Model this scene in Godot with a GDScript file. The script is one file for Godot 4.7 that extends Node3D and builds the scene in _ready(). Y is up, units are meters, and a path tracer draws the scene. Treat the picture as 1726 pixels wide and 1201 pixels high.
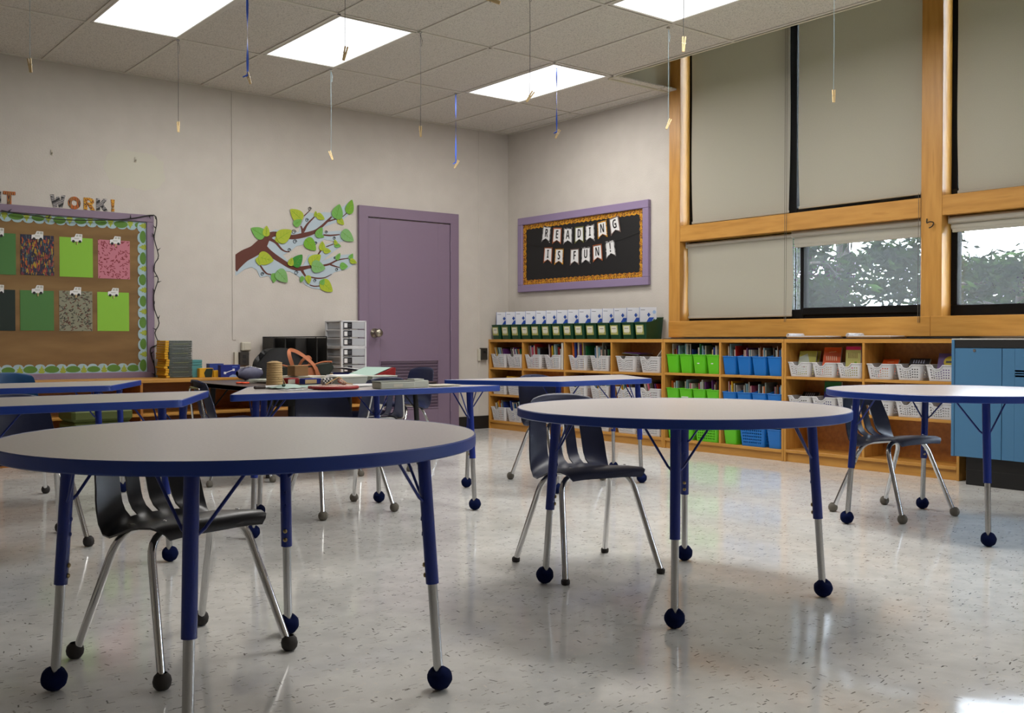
extends Node3D

# A primary-school classroom. Metres, y up, floor at y = 0, the camera stands over the origin.
# The back wall (door, big bulletin board) is the plane z = ZB; the window wall is the plane x = XR.
const ZB := -8.22
const XR := 6.485
const CE := 3.02      # suspended ceiling
const XL := -2.2      # left wall
const ZF := 2.4       # wall behind the camera
const TH := 0.66      # height of the pupils' tables
const FLAT := -1

const LEAVES := [[3.656, 1.865, 3.777, 1.804, 0.106, 0], [3.801, 1.897, 3.793, 1.805, 0.065, 1], [4.036, 1.872, 3.903, 1.782, 0.123, 1], [3.947, 1.748, 3.891, 1.804, 0.061, 1], [4.024, 2.057, 4.134, 1.973, 0.114, 1], [4.134, 1.973, 4.06, 1.919, 0.065, 0], [4.275, 2.062, 4.275, 2.009, 0.037, 1], [4.363, 1.993, 4.284, 2.029, 0.061, 1], [4.514, 2.143, 4.479, 2.01, 0.114, 0], [4.561, 1.958, 4.5, 2.011, 0.065, 1], [4.645, 2.196, 4.605, 2.065, 0.086, 2], [4.338, 1.919, 4.283, 1.829, 0.069, 0], [4.359, 1.833, 4.291, 1.852, 0.049, 0], [4.274, 1.707, 4.175, 1.799, 0.11, 2], [4.659, 1.814, 4.539, 1.891, 0.11, 3], [4.34, 1.794, 4.337, 1.711, 0.065, 1], [4.426, 1.708, 4.35, 1.711, 0.053, 1], [4.461, 1.817, 4.478, 1.772, 0.037, 1], [4.53, 1.76, 4.461, 1.771, 0.045, 0], [4.139, 1.662, 4.055, 1.561, 0.098, 4], [4.039, 1.631, 4.018, 1.559, 0.057, 1], [3.865, 1.596, 3.726, 1.619, 0.119, 1], [3.737, 1.546, 3.718, 1.615, 0.057, 1], [3.994, 1.411, 3.898, 1.506, 0.114, 3], [3.863, 1.402, 3.874, 1.483, 0.065, 0], [4.323, 1.67, 4.215, 1.583, 0.106, 1], [4.366, 1.549, 4.232, 1.569, 0.114, 3], [4.521, 1.696, 4.482, 1.636, 0.045, 0], [4.652, 1.699, 4.617, 1.645, 0.045, 0], [4.691, 1.614, 4.621, 1.637, 0.049, 1], [4.599, 1.578, 4.521, 1.579, 0.069, 0], [4.12, 1.414, 4.144, 1.468, 0.041, 0], [4.202, 1.402, 4.19, 1.477, 0.061, 1], [4.442, 1.342, 4.328, 1.429, 0.114, 1], [4.357, 1.453, 4.323, 1.406, 0.049, 0]]
const BRANCHES := [[[3.485, 1.531, 0.0637], [3.515, 1.558, 0.0572], [3.595, 1.623, 0.0507], [3.679, 1.667, 0.0474], [3.749, 1.722, 0.0507], [3.804, 1.791, 0.0327], [3.868, 1.828, 0.0221], [3.947, 1.822, 0.0196], [4.044, 1.813, 0.0196], [4.15, 1.835, 0.0212], [4.262, 1.873, 0.0163], [4.325, 1.919, 0.0114], [4.393, 1.98, 0.0098], [4.436, 2.022, 0.0065]], [[3.742, 1.721, 0.045], [3.804, 1.674, 0.0327], [3.867, 1.637, 0.0245], [3.946, 1.593, 0.0212], [4.026, 1.552, 0.0196], [4.108, 1.537, 0.0196], [4.19, 1.552, 0.0147], [4.274, 1.567, 0.0123], [4.349, 1.575, 0.009], [4.417, 1.593, 0.0082], [4.495, 1.631, 0.0057], [4.603, 1.654, 0.0033]], [[4.15, 1.85, 0.0147], [4.142, 1.887, 0.0098], [4.13, 1.916, 0.0065]], [[4.154, 1.873, 0.0131], [4.192, 1.936, 0.0082], [4.263, 2.008, 0.0049]], [[4.393, 1.977, 0.0074], [4.453, 1.996, 0.0057], [4.505, 2.015, 0.0049]], [[4.548, 2.03, 0.0033], [4.592, 2.068, 0.0033]], [[3.812, 1.791, 0.0163], [3.883, 1.759, 0.0106], [3.939, 1.703, 0.0074], [3.979, 1.683, 0.0049], [4.019, 1.682, 0.0025]], [[4.354, 1.852, 0.0065], [4.427, 1.852, 0.0065], [4.517, 1.867, 0.0041]], [[4.132, 1.535, 0.0147], [4.153, 1.498, 0.0106], [4.173, 1.473, 0.0082]], [[4.215, 1.467, 0.0057], [4.29, 1.458, 0.0057], [4.366, 1.467, 0.0041], [4.434, 1.5, 0.0025]], [[4.215, 1.395, 0.0041], [4.26, 1.385, 0.0049], [4.311, 1.389, 0.0041]], [[4.299, 1.671, 0.0065], [4.324, 1.706, 0.0065], [4.35, 1.734, 0.0049]], [[4.38, 1.747, 0.0041], [4.452, 1.774, 0.0041]], [[4.417, 1.589, 0.0074], [4.469, 1.574, 0.0057], [4.516, 1.565, 0.0033]], [[3.741, 1.55, 0.0057], [3.768, 1.511, 0.0074], [3.803, 1.48, 0.0057], [3.842, 1.474, 0.0041]], [[4.159, 2.008, 0.0041], [4.192, 2.037, 0.0033], [4.217, 2.061, 0.0025]]]
const CURLS := [[4.06, 1.859, 0.0229], [4.07, 1.774, 0.0204], [4.188, 1.973, 0.018], [4.217, 2.076, 0.018], [4.015, 1.697, 0.0163], [4.38, 1.879, 0.0147], [4.274, 1.773, 0.0147], [4.461, 1.829, 0.0147], [4.467, 1.65, 0.0114], [4.484, 1.544, 0.0147], [4.082, 1.499, 0.0196], [4.263, 1.435, 0.0163], [3.76, 1.475, 0.0163]]
const BRANCH_CARD := [[3.516, 1.619], [3.572, 1.661], [3.672, 1.717], [3.75, 1.788], [3.805, 1.835], [3.884, 1.869], [4.02, 1.856], [4.109, 1.862], [4.134, 1.939], [4.192, 2.048], [4.263, 2.039], [4.359, 2.058], [4.436, 2.06], [4.548, 2.122], [4.636, 2.184], [4.618, 2.059], [4.548, 1.999], [4.359, 1.925], [4.35, 1.879], [4.522, 1.901], [4.644, 1.828], [4.521, 1.798], [4.359, 1.811], [4.283, 1.768], [4.15, 1.753], [4.084, 1.734], [4.027, 1.686], [3.954, 1.649], [4.027, 1.582], [4.149, 1.565], [4.207, 1.666], [4.299, 1.678], [4.341, 1.749], [4.444, 1.789], [4.53, 1.76], [4.426, 1.685], [4.333, 1.612], [4.478, 1.672], [4.652, 1.697], [4.687, 1.613], [4.599, 1.555], [4.46, 1.518], [4.4, 1.462], [4.425, 1.356], [4.323, 1.361], [4.239, 1.366], [4.173, 1.394], [4.108, 1.466], [4.026, 1.508], [3.914, 1.51], [3.962, 1.424], [3.85, 1.419], [3.819, 1.462], [3.74, 1.445], [3.71, 1.509], [3.663, 1.53], [3.602, 1.511], [3.515, 1.447]]
const PENNANTS := [["R", -7.574, 2.021, 9, 0], ["E", -7.419, 1.994, 5, 1], ["A", -7.263, 1.979, 3, 0], ["D", -7.105, 1.978, 0, 2], ["I", -6.957, 1.982, -1, 0], ["N", -6.796, 2.0, -5, 3], ["G", -6.64, 2.022, -11, 4], ["I", -7.555, 1.814, 5, 1], ["S", -7.39, 1.79, 4, 3], ["F", -7.169, 1.774, 1, 4], ["U", -7.011, 1.777, 1, 0], ["N", -6.858, 1.789, -3, 1], ["!", -6.691, 1.813, -7, 0]]
const BANNER_LINE := [[-7.893, 1.878], [-7.646, 1.824], [-7.303, 1.778], [-6.989, 1.771], [-6.619, 1.804], [-6.299, 1.863]]
const GARLAND := [[1.689, 1.857], [1.771, 1.846], [1.905, 1.836], [2.076, 1.821], [2.28, 1.828], [2.526, 1.85], [2.671, 1.877], [2.812, 1.909], [2.834, 1.85], [2.822, 1.782], [2.814, 1.714], [2.847, 1.584], [2.817, 1.518], [2.813, 1.458], [2.843, 1.399], [2.831, 1.348], [2.807, 1.262], [2.813, 1.147], [2.849, 1.039], [2.815, 0.959], [2.84, 0.872], [2.78, 0.836], [2.789, 0.764], [2.81, 0.685], [2.813, 0.598]]
const PAPERS := [[1.616, 1.694, 1.792, 1.387], [1.823, 1.694, 2.059, 1.391], [2.099, 1.692, 2.344, 1.388], [2.383, 1.689, 2.628, 1.385], [1.613, 1.275, 1.785, 0.97], [1.818, 1.275, 2.056, 0.972], [2.094, 1.28, 2.338, 0.971], [2.375, 1.278, 2.619, 0.972]]
const CARDS := [[1.67, 1.724], [1.942, 1.716], [2.224, 1.714], [2.515, 1.714], [1.667, 1.303], [1.94, 1.308], [2.213, 1.303], [2.497, 1.305]]

var M := {}
var taken := {}
var rng := RandomNumberGenerator.new()


# ---------------------------------------------------------------- mesh builder
class MB:
	var st := SurfaceTool.new()
	var tiling := 1.0

	func _init() -> void:
		st.begin(Mesh.PRIMITIVE_TRIANGLES)

	func vert(p: Vector3, uv := Vector2.ZERO) -> void:
		st.set_uv(uv)
		st.add_vertex(p)

	# a convex polygon, turned so that its front looks away from the point inside
	func poly(pts: Array, inside: Vector3, g := -1) -> void:
		st.set_smooth_group(g)
		var mid := Vector3.ZERO
		for p: Vector3 in pts:
			mid += p
		mid /= pts.size()
		var n: Vector3 = Vector3.ZERO
		for i in range(1, pts.size() - 1):
			n += (pts[0] - pts[i + 1]).cross(pts[0] - pts[i])
		var turn := n.dot(mid - inside) < 0.0
		for i in range(1, pts.size() - 1):
			vert(pts[0])
			if turn:
				vert(pts[i + 1])
				vert(pts[i])
			else:
				vert(pts[i])
				vert(pts[i + 1])

	func box(c: Vector3, s: Vector3, bev := 0.0, bas := Basis.IDENTITY) -> MB:
		var h := s * 0.5
		if bev <= 0.0:
			for ax in 3:
				for sg: float in [-1.0, 1.0]:
					var q := []
					for k: Vector2 in [Vector2(-1, -1), Vector2(1, -1), Vector2(1, 1), Vector2(-1, 1)]:
						var v := Vector3.ZERO
						v[ax] = sg * h[ax]
						v[(ax + 1) % 3] = k.x * h[(ax + 1) % 3]
						v[(ax + 2) % 3] = k.y * h[(ax + 2) % 3]
						q.append(c + bas * v)
					poly(q, c)
			return self
		var e := minf(bev, minf(h.x, minf(h.y, h.z)) * 0.98)
		for ax in 3:
			var b := (ax + 1) % 3
			var d := (ax + 2) % 3
			for sg: float in [-1.0, 1.0]:
				var q := []
				for k: Vector2 in [Vector2(-1, -1), Vector2(1, -1), Vector2(1, 1), Vector2(-1, 1)]:
					var v := Vector3.ZERO
					v[ax] = sg * h[ax]
					v[b] = k.x * (h[b] - e)
					v[d] = k.y * (h[d] - e)
					q.append(c + bas * v)
				poly(q, c)
				for sb: float in [-1.0, 1.0]:
					var w := []
					for k2: Vector2 in [Vector2(0, -1), Vector2(0, 1), Vector2(1, 1), Vector2(1, -1)]:
						var v2 := Vector3.ZERO
						v2[ax] = sg * (h[ax] - (e if k2.x > 0.5 else 0.0))
						v2[b] = sb * (h[b] - (0.0 if k2.x > 0.5 else e))
						v2[d] = k2.y * (h[d] - e)
						w.append(c + bas * v2)
					poly(w, c)
		for sx: float in [-1.0, 1.0]:
			for sy: float in [-1.0, 1.0]:
				for sz: float in [-1.0, 1.0]:
					var a := Vector3(sx * h.x, sy * (h.y - e), sz * (h.z - e))
					var b3 := Vector3(sx * (h.x - e), sy * h.y, sz * (h.z - e))
					var c3 := Vector3(sx * (h.x - e), sy * (h.y - e), sz * h.z)
					poly([c + bas * a, c + bas * b3, c + bas * c3], c)
		return self

	func span(a: Vector3, b: Vector3, bev := 0.0) -> MB:
		return box((a + b) * 0.5, (b - a).abs(), bev)

	func tube(pts: Array, r, seg := 8, caps := true, g := 1) -> MB:
		var n := pts.size()
		var rings := []
		var side := Vector3.ZERO
		for i in n:
			var t: Vector3 = (pts[mini(i + 1, n - 1)] - pts[maxi(i - 1, 0)]).normalized()
			if i == 0:
				side = t.cross(Vector3.UP if absf(t.y) < 0.9 else Vector3.RIGHT).normalized()
			else:
				side = (side - t * side.dot(t)).normalized()
			var up := t.cross(side)
			var rad: float = r[i] if r is Array else r
			var ring := []
			for k in seg:
				var a := TAU * k / seg
				ring.append(pts[i] + (side * cos(a) + up * sin(a)) * rad)
			rings.append(ring)
		for i in n - 1:
			var mid: Vector3 = (pts[i] + pts[i + 1]) * 0.5
			for k in seg:
				var k2 := (k + 1) % seg
				poly([rings[i][k], rings[i][k2], rings[i + 1][k2], rings[i + 1][k]], mid, g)
		if caps:
			poly(rings[0], pts[1])
			poly(rings[n - 1], pts[n - 2])
		return self

	# profile of (radius, height) from the bottom up along the outside
	func lathe(profile: Array, seg := 16, xf := Transform3D.IDENTITY, soft := false) -> MB:
		for i in profile.size() - 1:
			st.set_smooth_group(1 if soft else i + 2)
			var p: Vector2 = profile[i]
			var q: Vector2 = profile[i + 1]
			for k in seg:
				var a := TAU * k / seg
				var b := TAU * (k + 1) / seg
				var p0 := xf * Vector3(p.x * cos(a), p.y, p.x * sin(a))
				var p1 := xf * Vector3(p.x * cos(b), p.y, p.x * sin(b))
				var q0 := xf * Vector3(q.x * cos(a), q.y, q.x * sin(a))
				var q1 := xf * Vector3(q.x * cos(b), q.y, q.x * sin(b))
				if p.x > 1e-6:
					vert(p0)
					vert(p1)
					vert(q1)
				if q.x > 1e-6:
					vert(p0)
					vert(q1)
					vert(q0)
		return self

	# a flat outline in the xy plane of xf, thickened towards +z
	func prism(outline: PackedVector2Array, depth: float, xf := Transform3D.IDENTITY, g := -1) -> MB:
		var idx := Geometry2D.triangulate_polygon(outline)
		var back := xf * Vector3(0, 0, -1e3)
		var front := xf * Vector3(0, 0, 1e3)
		for t in range(0, idx.size(), 3):
			var a := outline[idx[t]]
			var b := outline[idx[t + 1]]
			var c := outline[idx[t + 2]]
			poly([xf * Vector3(a.x, a.y, depth), xf * Vector3(b.x, b.y, depth), xf * Vector3(c.x, c.y, depth)], back)
			poly([xf * Vector3(a.x, a.y, 0), xf * Vector3(b.x, b.y, 0), xf * Vector3(c.x, c.y, 0)], front)
		var cw := Geometry2D.is_polygon_clockwise(outline)
		for i in outline.size():
			var p := outline[i]
			var q := outline[(i + 1) % outline.size()]
			var d := (q - p).normalized()
			var out := Vector2(d.y, -d.x) * (-1.0 if cw else 1.0)
			var m := (p + q) * 0.5 - out
			poly([xf * Vector3(p.x, p.y, 0), xf * Vector3(q.x, q.y, 0), xf * Vector3(q.x, q.y, depth), xf * Vector3(p.x, p.y, depth)], xf * Vector3(m.x, m.y, depth * 0.5), g)
		return self

	# a thick sheet over a grid of points; cells where solid(i, j) is false are left open
	func sheet(grid: Array, thick: float, solid: Callable, loop := false) -> MB:
		var nu := grid.size()
		var nv: int = grid[0].size()
		var under := []
		for i in nu:
			var row := []
			for j in nv:
				var i0 := (i - 1 + nu) % nu if loop else maxi(i - 1, 0)
				var i1 := (i + 1) % nu if loop else mini(i + 1, nu - 1)
				var du: Vector3 = grid[i1][j] - grid[i0][j]
				var dv: Vector3 = grid[i][mini(j + 1, nv - 1)] - grid[i][maxi(j - 1, 0)]
				row.append(grid[i][j] - du.cross(dv).normalized() * thick)
			under.append(row)
		var cu := nu if loop else nu - 1
		for i in cu:
			var i2 := (i + 1) % nu
			for j in nv - 1:
				if not solid.call(i, j):
					continue
				var t := [grid[i][j], grid[i2][j], grid[i2][j + 1], grid[i][j + 1]]
				var u := [under[i][j], under[i2][j], under[i2][j + 1], under[i][j + 1]]
				var ct: Vector3 = (t[0] + t[1] + t[2] + t[3]) * 0.25
				var cb: Vector3 = (u[0] + u[1] + u[2] + u[3]) * 0.25
				poly(t, cb, 1)
				poly(u, ct, 2)
				var near := [[i, j - 1], [i + 1, j], [i, j + 1], [i - 1, j]]
				for e in 4:
					var ni: int = near[e][0]
					var nj: int = near[e][1]
					if loop:
						ni = (ni + nu) % nu
					if ni < 0 or ni >= cu or nj < 0 or nj >= nv - 1 or not solid.call(ni, nj):
						poly([t[e], t[(e + 1) % 4], u[(e + 1) % 4], u[e]], (ct + cb) * 0.5)
		return self

	# one rectangle with texture coordinates, looking along +z of xf
	func card(w: float, h: float, xf := Transform3D.IDENTITY) -> MB:
		st.set_smooth_group(-1)
		var c := [Vector2(-0.5, 0.5), Vector2(0.5, 0.5), Vector2(0.5, -0.5), Vector2(-0.5, -0.5)]
		for k: int in [0, 1, 2, 0, 2, 3]:
			vert(xf * Vector3(c[k].x * w, c[k].y * h, 0), Vector2(c[k].x + 0.5, 0.5 - c[k].y))
		return self

	func mesh(m: Material) -> ArrayMesh:
		st.generate_normals()
		var a := st.commit()
		a.surface_set_material(0, m)
		return a


# ---------------------------------------------------------------- naming and tagging
func numbered(called: String) -> String:
	if not taken.has(called):
		taken[called] = 0
		return called
	taken[called] += 1
	return "%s_%03d" % [called, taken[called]]


func tag(o: Node3D, label: String, category: String, group := "") -> Node3D:
	o.set_meta("label", label)
	o.set_meta("category", category)
	if group:
		o.set_meta("group", group)
	return o


func thing(called: String, label: String, category: String, where := Vector3.ZERO, turn := 0.0, group := "") -> Node3D:
	var o := Node3D.new()
	o.name = numbered(called)
	add_child(o)
	o.position = where
	o.rotation.y = turn
	return tag(o, label, category, group)


func obj(called: String, mb: MB, m: Material, parent: Node3D = null, where := Vector3.ZERO) -> MeshInstance3D:
	return inst(called, mb.mesh(m), parent, where)


func inst(called: String, mesh: Mesh, parent: Node3D = null, where := Vector3.ZERO) -> MeshInstance3D:
	var o := MeshInstance3D.new()
	o.mesh = mesh
	o.name = called if parent else numbered(called)
	o.position = where
	if parent:
		parent.add_child(o, true)
	else:
		add_child(o)
	return o


func struct(called: String, parent: Node3D = null) -> Node3D:
	var o := Node3D.new()
	o.name = called
	if parent:
		parent.add_child(o, true)
	else:
		add_child(o)
		o.set_meta("kind", "structure")
	return o


func structure(called: String, mb: MB, m: Material) -> MeshInstance3D:
	var o := obj(called, mb, m)
	o.set_meta("kind", "structure")
	return o


func copy_of(o: Node3D, called: String, where: Vector3, turn: float, label: String, group := "") -> Node3D:
	var c: Node3D = o.duplicate()
	c.name = numbered(called)
	add_child(c)
	c.position = where
	c.rotation.y = turn
	c.set_meta("label", label)
	if group:
		c.set_meta("group", group)
	return c


# frames whose x runs along a wall, y up, z out into the room
func on_window_wall(z: float, y: float, out := 0.0) -> Transform3D:
	return Transform3D(Basis(Vector3(0, 0, 1), Vector3(0, 1, 0), Vector3(-1, 0, 0)), Vector3(XR - out, y, z))


func on_back_wall(x: float, y: float, out := 0.0) -> Transform3D:
	return Transform3D(Basis.IDENTITY, Vector3(x, y, ZB + out))


func lying(where: Vector3, turn := 0.0) -> Transform3D:
	return Transform3D(Basis(Vector3.UP, turn) * Basis(Vector3.RIGHT, -PI / 2), where)


func rounded(w: float, h: float, r: float, seg := 4) -> PackedVector2Array:
	var out := PackedVector2Array()
	for c in 4:
		var cx := (w * 0.5 - r) * (1.0 if c in [0, 3] else -1.0)
		var cy := (h * 0.5 - r) * (1.0 if c in [0, 1] else -1.0)
		for k in seg + 1:
			var a := PI * 0.5 * (c + float(k) / seg)
			out.append(Vector2(cx + r * cos(a), cy + r * sin(a)))
	return out


func circle(r: float, seg := 24) -> PackedVector2Array:
	var out := PackedVector2Array()
	for k in seg:
		out.append(Vector2(r * cos(TAU * k / seg), r * sin(TAU * k / seg)))
	return out


func smooth_path(pts: Array, step := 4) -> Array:
	var out := []
	for i in pts.size() - 1:
		var a: Vector3 = pts[maxi(i - 1, 0)]
		var b: Vector3 = pts[i]
		var c: Vector3 = pts[i + 1]
		var d: Vector3 = pts[mini(i + 2, pts.size() - 1)]
		for k in step:
			out.append(b.cubic_interpolate(c, a, d, float(k) / step))
	out.append(pts[-1])
	return out


# a bent path with rounded corners
func bent(pts: Array, r: float, seg := 5) -> Array:
	var out := [pts[0]]
	for i in range(1, pts.size() - 1):
		var a: Vector3 = pts[i] + (pts[i - 1] - pts[i]).normalized() * r
		var b: Vector3 = pts[i] + (pts[i + 1] - pts[i]).normalized() * r
		for k in seg + 1:
			var t := float(k) / seg
			out.append(a.lerp(pts[i], t).lerp((pts[i] as Vector3).lerp(b, t), t))
	out.append(pts[-1])
	return out


# ---------------------------------------------------------------- materials
func mat(key: String, c: Color, rough := 0.6, metal := 0.0, spec := 0.5) -> StandardMaterial3D:
	var m := StandardMaterial3D.new()
	m.resource_name = key
	m.albedo_color = c
	m.roughness = rough
	m.metallic = metal
	m.metallic_specular = spec
	M[key] = m
	return m


func noise_tex(seed_: int, freq: float, stops: Array, size := 512, octaves := 3, kind := FastNoiseLite.TYPE_SIMPLEX_SMOOTH) -> ImageTexture:
	var n := FastNoiseLite.new()
	n.seed = seed_
	n.noise_type = kind
	n.frequency = freq
	n.fractal_octaves = octaves
	var g := Gradient.new()
	g.offsets = PackedFloat32Array(stops.map(func(s): return s[0]))
	g.colors = PackedColorArray(stops.map(func(s): return s[1]))
	var im := n.get_seamless_image(size, size, false, false, 0.15, true)
	var out := Image.create(size, size, false, Image.FORMAT_RGB8)
	for y in size:
		for x in size:
			out.set_pixel(x, y, g.sample(im.get_pixel(x, y).r))
	return ImageTexture.create_from_image(out)


func tri_mat(key: String, tex: Texture2D, scale: Vector3, rough := 0.6, world := true, spec := 0.5) -> StandardMaterial3D:
	var m := mat(key, Color.WHITE, rough, 0.0, spec)
	m.albedo_texture = tex
	m.uv1_triplanar = true
	m.uv1_world_triplanar = world
	m.uv1_scale = scale
	return m


func printed(key: String, im: Image, rough := 0.7) -> StandardMaterial3D:
	var m := mat(key, Color.WHITE, rough)
	m.albedo_texture = ImageTexture.create_from_image(im)
	return m


func rough_bump(m: StandardMaterial3D, seed_: int, freq: float, strength: float) -> void:
	var n := FastNoiseLite.new()
	n.seed = seed_
	n.frequency = freq
	var t := NoiseTexture2D.new()
	t.width = 256
	t.height = 256
	t.seamless = true
	t.as_normal_map = true
	t.bump_strength = 4.0
	t.noise = n
	m.normal_enabled = true
	m.normal_texture = t
	m.normal_scale = strength


func blank(w: int, h: int, c: Color) -> Image:
	var im := Image.create(w, h, false, Image.FORMAT_RGB8)
	im.fill(c)
	return im


func fill_poly(im: Image, pts: PackedVector2Array, c: Color) -> void:
	var lo := pts[0]
	var hi := pts[0]
	for p in pts:
		lo = lo.min(p)
		hi = hi.max(p)
	for y in range(maxi(0, int(lo.y)), mini(im.get_height(), int(hi.y) + 2)):
		for x in range(maxi(0, int(lo.x)), mini(im.get_width(), int(hi.x) + 2)):
			if Geometry2D.is_point_in_polygon(Vector2(x + 0.5, y + 0.5), pts):
				im.set_pixel(x, y, c)


func stroke(im: Image, a: Vector2, b: Vector2, w: float, c: Color) -> void:
	var d := (b - a).normalized() * w * 0.5
	var n := Vector2(-d.y, d.x)
	fill_poly(im, PackedVector2Array([a + n - d, b + n + d, b - n + d, a - n - d]), c)


func make_materials() -> void:
	rng.seed = 11
	# polished composition-tile floor: pale grey with short dark and light chips
	var fl := FastNoiseLite.new()
	fl.seed = 5
	fl.frequency = 0.012
	fl.fractal_octaves = 4
	var base := fl.get_seamless_image(1024, 1024, false, false, 0.15, true)
	var im := Image.create(1024, 1024, false, Image.FORMAT_RGB8)
	for y in 1024:
		for x in 1024:
			var v := base.get_pixel(x, y).r
			var g := 0.835 + (v - 0.5) * 0.08 + rng.randf_range(-0.012, 0.012)
			im.set_pixel(x, y, Color(g * 1.0, g * 0.995, g * 0.975))
	for k in 2600:
		var at := Vector2(rng.randf() * 1024, rng.randf() * 1024)
		var ln := rng.randf_range(2, 11) * (1.5 if rng.randf() < 0.15 else 1.0)
		var dir := Vector2.from_angle(rng.randf_range(-0.35, 0.35) + (0.0 if rng.randf() < 0.75 else PI / 2)) * ln
		var dark := rng.randf()
		var tone := 0.30 + rng.randf() * 0.25 if dark < 0.34 else (0.62 + rng.randf() * 0.1 if dark < 0.75 else 0.88)
		stroke(im, at, at + dir, rng.randf_range(0.9, 2.6), Color(tone, tone * 0.975, tone * 0.93))
	var m := tri_mat("floor_tile", ImageTexture.create_from_image(im), Vector3.ONE / 1.6, 0.09, true, 0.42)
	var fn := FastNoiseLite.new()
	fn.seed = 9
	fn.frequency = 0.006
	var ft := NoiseTexture2D.new()
	ft.width = 512
	ft.height = 512
	ft.seamless = true
	ft.as_normal_map = true
	ft.bump_strength = 1.2
	ft.noise = fn
	m.normal_enabled = true
	m.normal_texture = ft
	m.normal_scale = 0.16
	# painted walls
	var pl := noise_tex(3, 0.02, [[0.0, Color(0.745, 0.72, 0.69)], [1.0, Color(0.77, 0.745, 0.715)]], 256)
	m = tri_mat("wall_paint", pl, Vector3.ONE * 0.8, 0.75)
	rough_bump(m, 8, 0.3, 0.05)
	mat("patch_paint", Color(0.755, 0.74, 0.685), 0.6)
	# ceiling tile: pale grey fibre with pits
	im = blank(512, 512, Color(0.79, 0.77, 0.735))
	for y in 512:
		for x in 512:
			var g2 := 0.83 + rng.randf_range(-0.03, 0.03)
			im.set_pixel(x, y, Color(g2, g2 * 0.975, g2 * 0.935))
	for k in 5200:
		var p := Vector2(rng.randf() * 510, rng.randf() * 510)
		var d := Vector2.from_angle(rng.randf() * TAU) * rng.randf_range(1, 5)
		var t := rng.randf_range(0.52, 0.70)
		stroke(im, p, p + d, rng.randf_range(1.0, 2.2), Color(t, t * 0.97, t * 0.93))
	m = tri_mat("ceiling_tile", ImageTexture.create_from_image(im), Vector3.ONE / 0.62, 0.95)
	mat("ceiling_grid", Color(0.81, 0.79, 0.75), 0.5)
	mat("fascia", Color(0.78, 0.76, 0.68), 0.7)
	mat("black_base", Color(0.055, 0.05, 0.05), 0.45)
	# woods
	var maple := noise_tex(21, 0.011, [[0.0, Color(0.68, 0.48, 0.205)], [0.45, Color(0.745, 0.535, 0.245)], [0.75, Color(0.77, 0.565, 0.27)], [1.0, Color(0.70, 0.49, 0.215)]], 512, 5)
	tri_mat("maple_upright", maple, Vector3(3.2, 0.35, 3.2), 0.38)
	tri_mat("maple_level", maple, Vector3(3.2, 3.2, 0.35), 0.38)
	tri_mat("maple_cross", maple, Vector3(0.35, 3.2, 3.2), 0.38)
	var oak := noise_tex(22, 0.014, [[0.0, Color(0.60, 0.38, 0.16)], [0.5, Color(0.67, 0.43, 0.18)], [1.0, Color(0.72, 0.48, 0.21)]], 512, 5)
	tri_mat("cabinet_wood", oak, Vector3(0.4, 3.0, 3.0), 0.42)
	var walnut := noise_tex(23, 0.016, [[0.0, Color(0.16, 0.10, 0.075)], [0.6, Color(0.23, 0.145, 0.11)], [1.0, Color(0.28, 0.18, 0.14)]], 256, 4)
	tri_mat("walnut", walnut, Vector3(0.5, 3, 3), 0.28)
	mat("dark_edge", Color(0.085, 0.06, 0.05), 0.4)
	# pupils' furniture
	var lam := noise_tex(31, 0.09, [[0.0, Color(0.68, 0.655, 0.645)], [0.5, Color(0.715, 0.69, 0.68)], [1.0, Color(0.74, 0.715, 0.705)]], 512, 3)
	tri_mat("laminate", lam, Vector3.ONE / 0.5, 0.33)
	mat("blue_edge", Color(0.05, 0.20, 0.53), 0.36)
	mat("blue_enamel", Color(0.02, 0.14, 0.48), 0.3)
	mat("chrome", Color(0.80, 0.80, 0.80), 0.13, 1.0)
	mat("dull_chrome", Color(0.72, 0.72, 0.72), 0.27, 1.0)
	mat("brass_screw", Color(0.62, 0.55, 0.40), 0.3, 1.0)
	m = mat("blue_felt", Color(0.045, 0.085, 0.23), 0.95, 0.0, 0.2)
	rough_bump(m, 41, 0.12, 0.8)
	mat("navy_shell", Color(0.075, 0.11, 0.24), 0.42)
	mat("black_shell", Color(0.045, 0.052, 0.085), 0.34)
	mat("teal_shell", Color(0.055, 0.26, 0.43), 0.4)
	mat("grey_glide", Color(0.42, 0.40, 0.36), 0.75)
	mat("dark_glide", Color(0.17, 0.155, 0.15), 0.7)
	# lilac paint of door, frames
	m = mat("lilac", Color(0.485, 0.415, 0.495), 0.5)
	mat("lilac_board", Color(0.54, 0.475, 0.60), 0.5)
	mat("steel_knob", Color(0.66, 0.63, 0.57), 0.28, 1.0)
	# windows
	mat("black_alu", Color(0.055, 0.05, 0.05), 0.6, 0.0, 0.25)
	m = mat("pane", Color(0.93, 0.97, 1.0, 0.06), 0.02)
	m.transparency = BaseMaterial3D.TRANSPARENCY_ALPHA
	var sh := noise_tex(51, 0.2, [[0.0, Color(0.69, 0.675, 0.63)], [1.0, Color(0.725, 0.71, 0.665)]], 256)
	m = tri_mat("shade_cloth", sh, Vector3.ONE * 3.0, 0.8)
	m.backlight_enabled = true
	m.backlight = Color(0.72, 0.70, 0.645)
	mat("shade_tube", Color(0.70, 0.685, 0.64), 0.5)
	mat("cord", Color(0.35, 0.33, 0.29), 0.6)
	mat("white_metal", Color(0.80, 0.80, 0.78), 0.4)
	# plastics
	mat("white_plastic", Color(0.80, 0.80, 0.81), 0.35)
	mat("lime_plastic", Color(0.36, 0.74, 0.10), 0.35)
	mat("blue_plastic", Color(0.07, 0.42, 0.74), 0.35)
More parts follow.
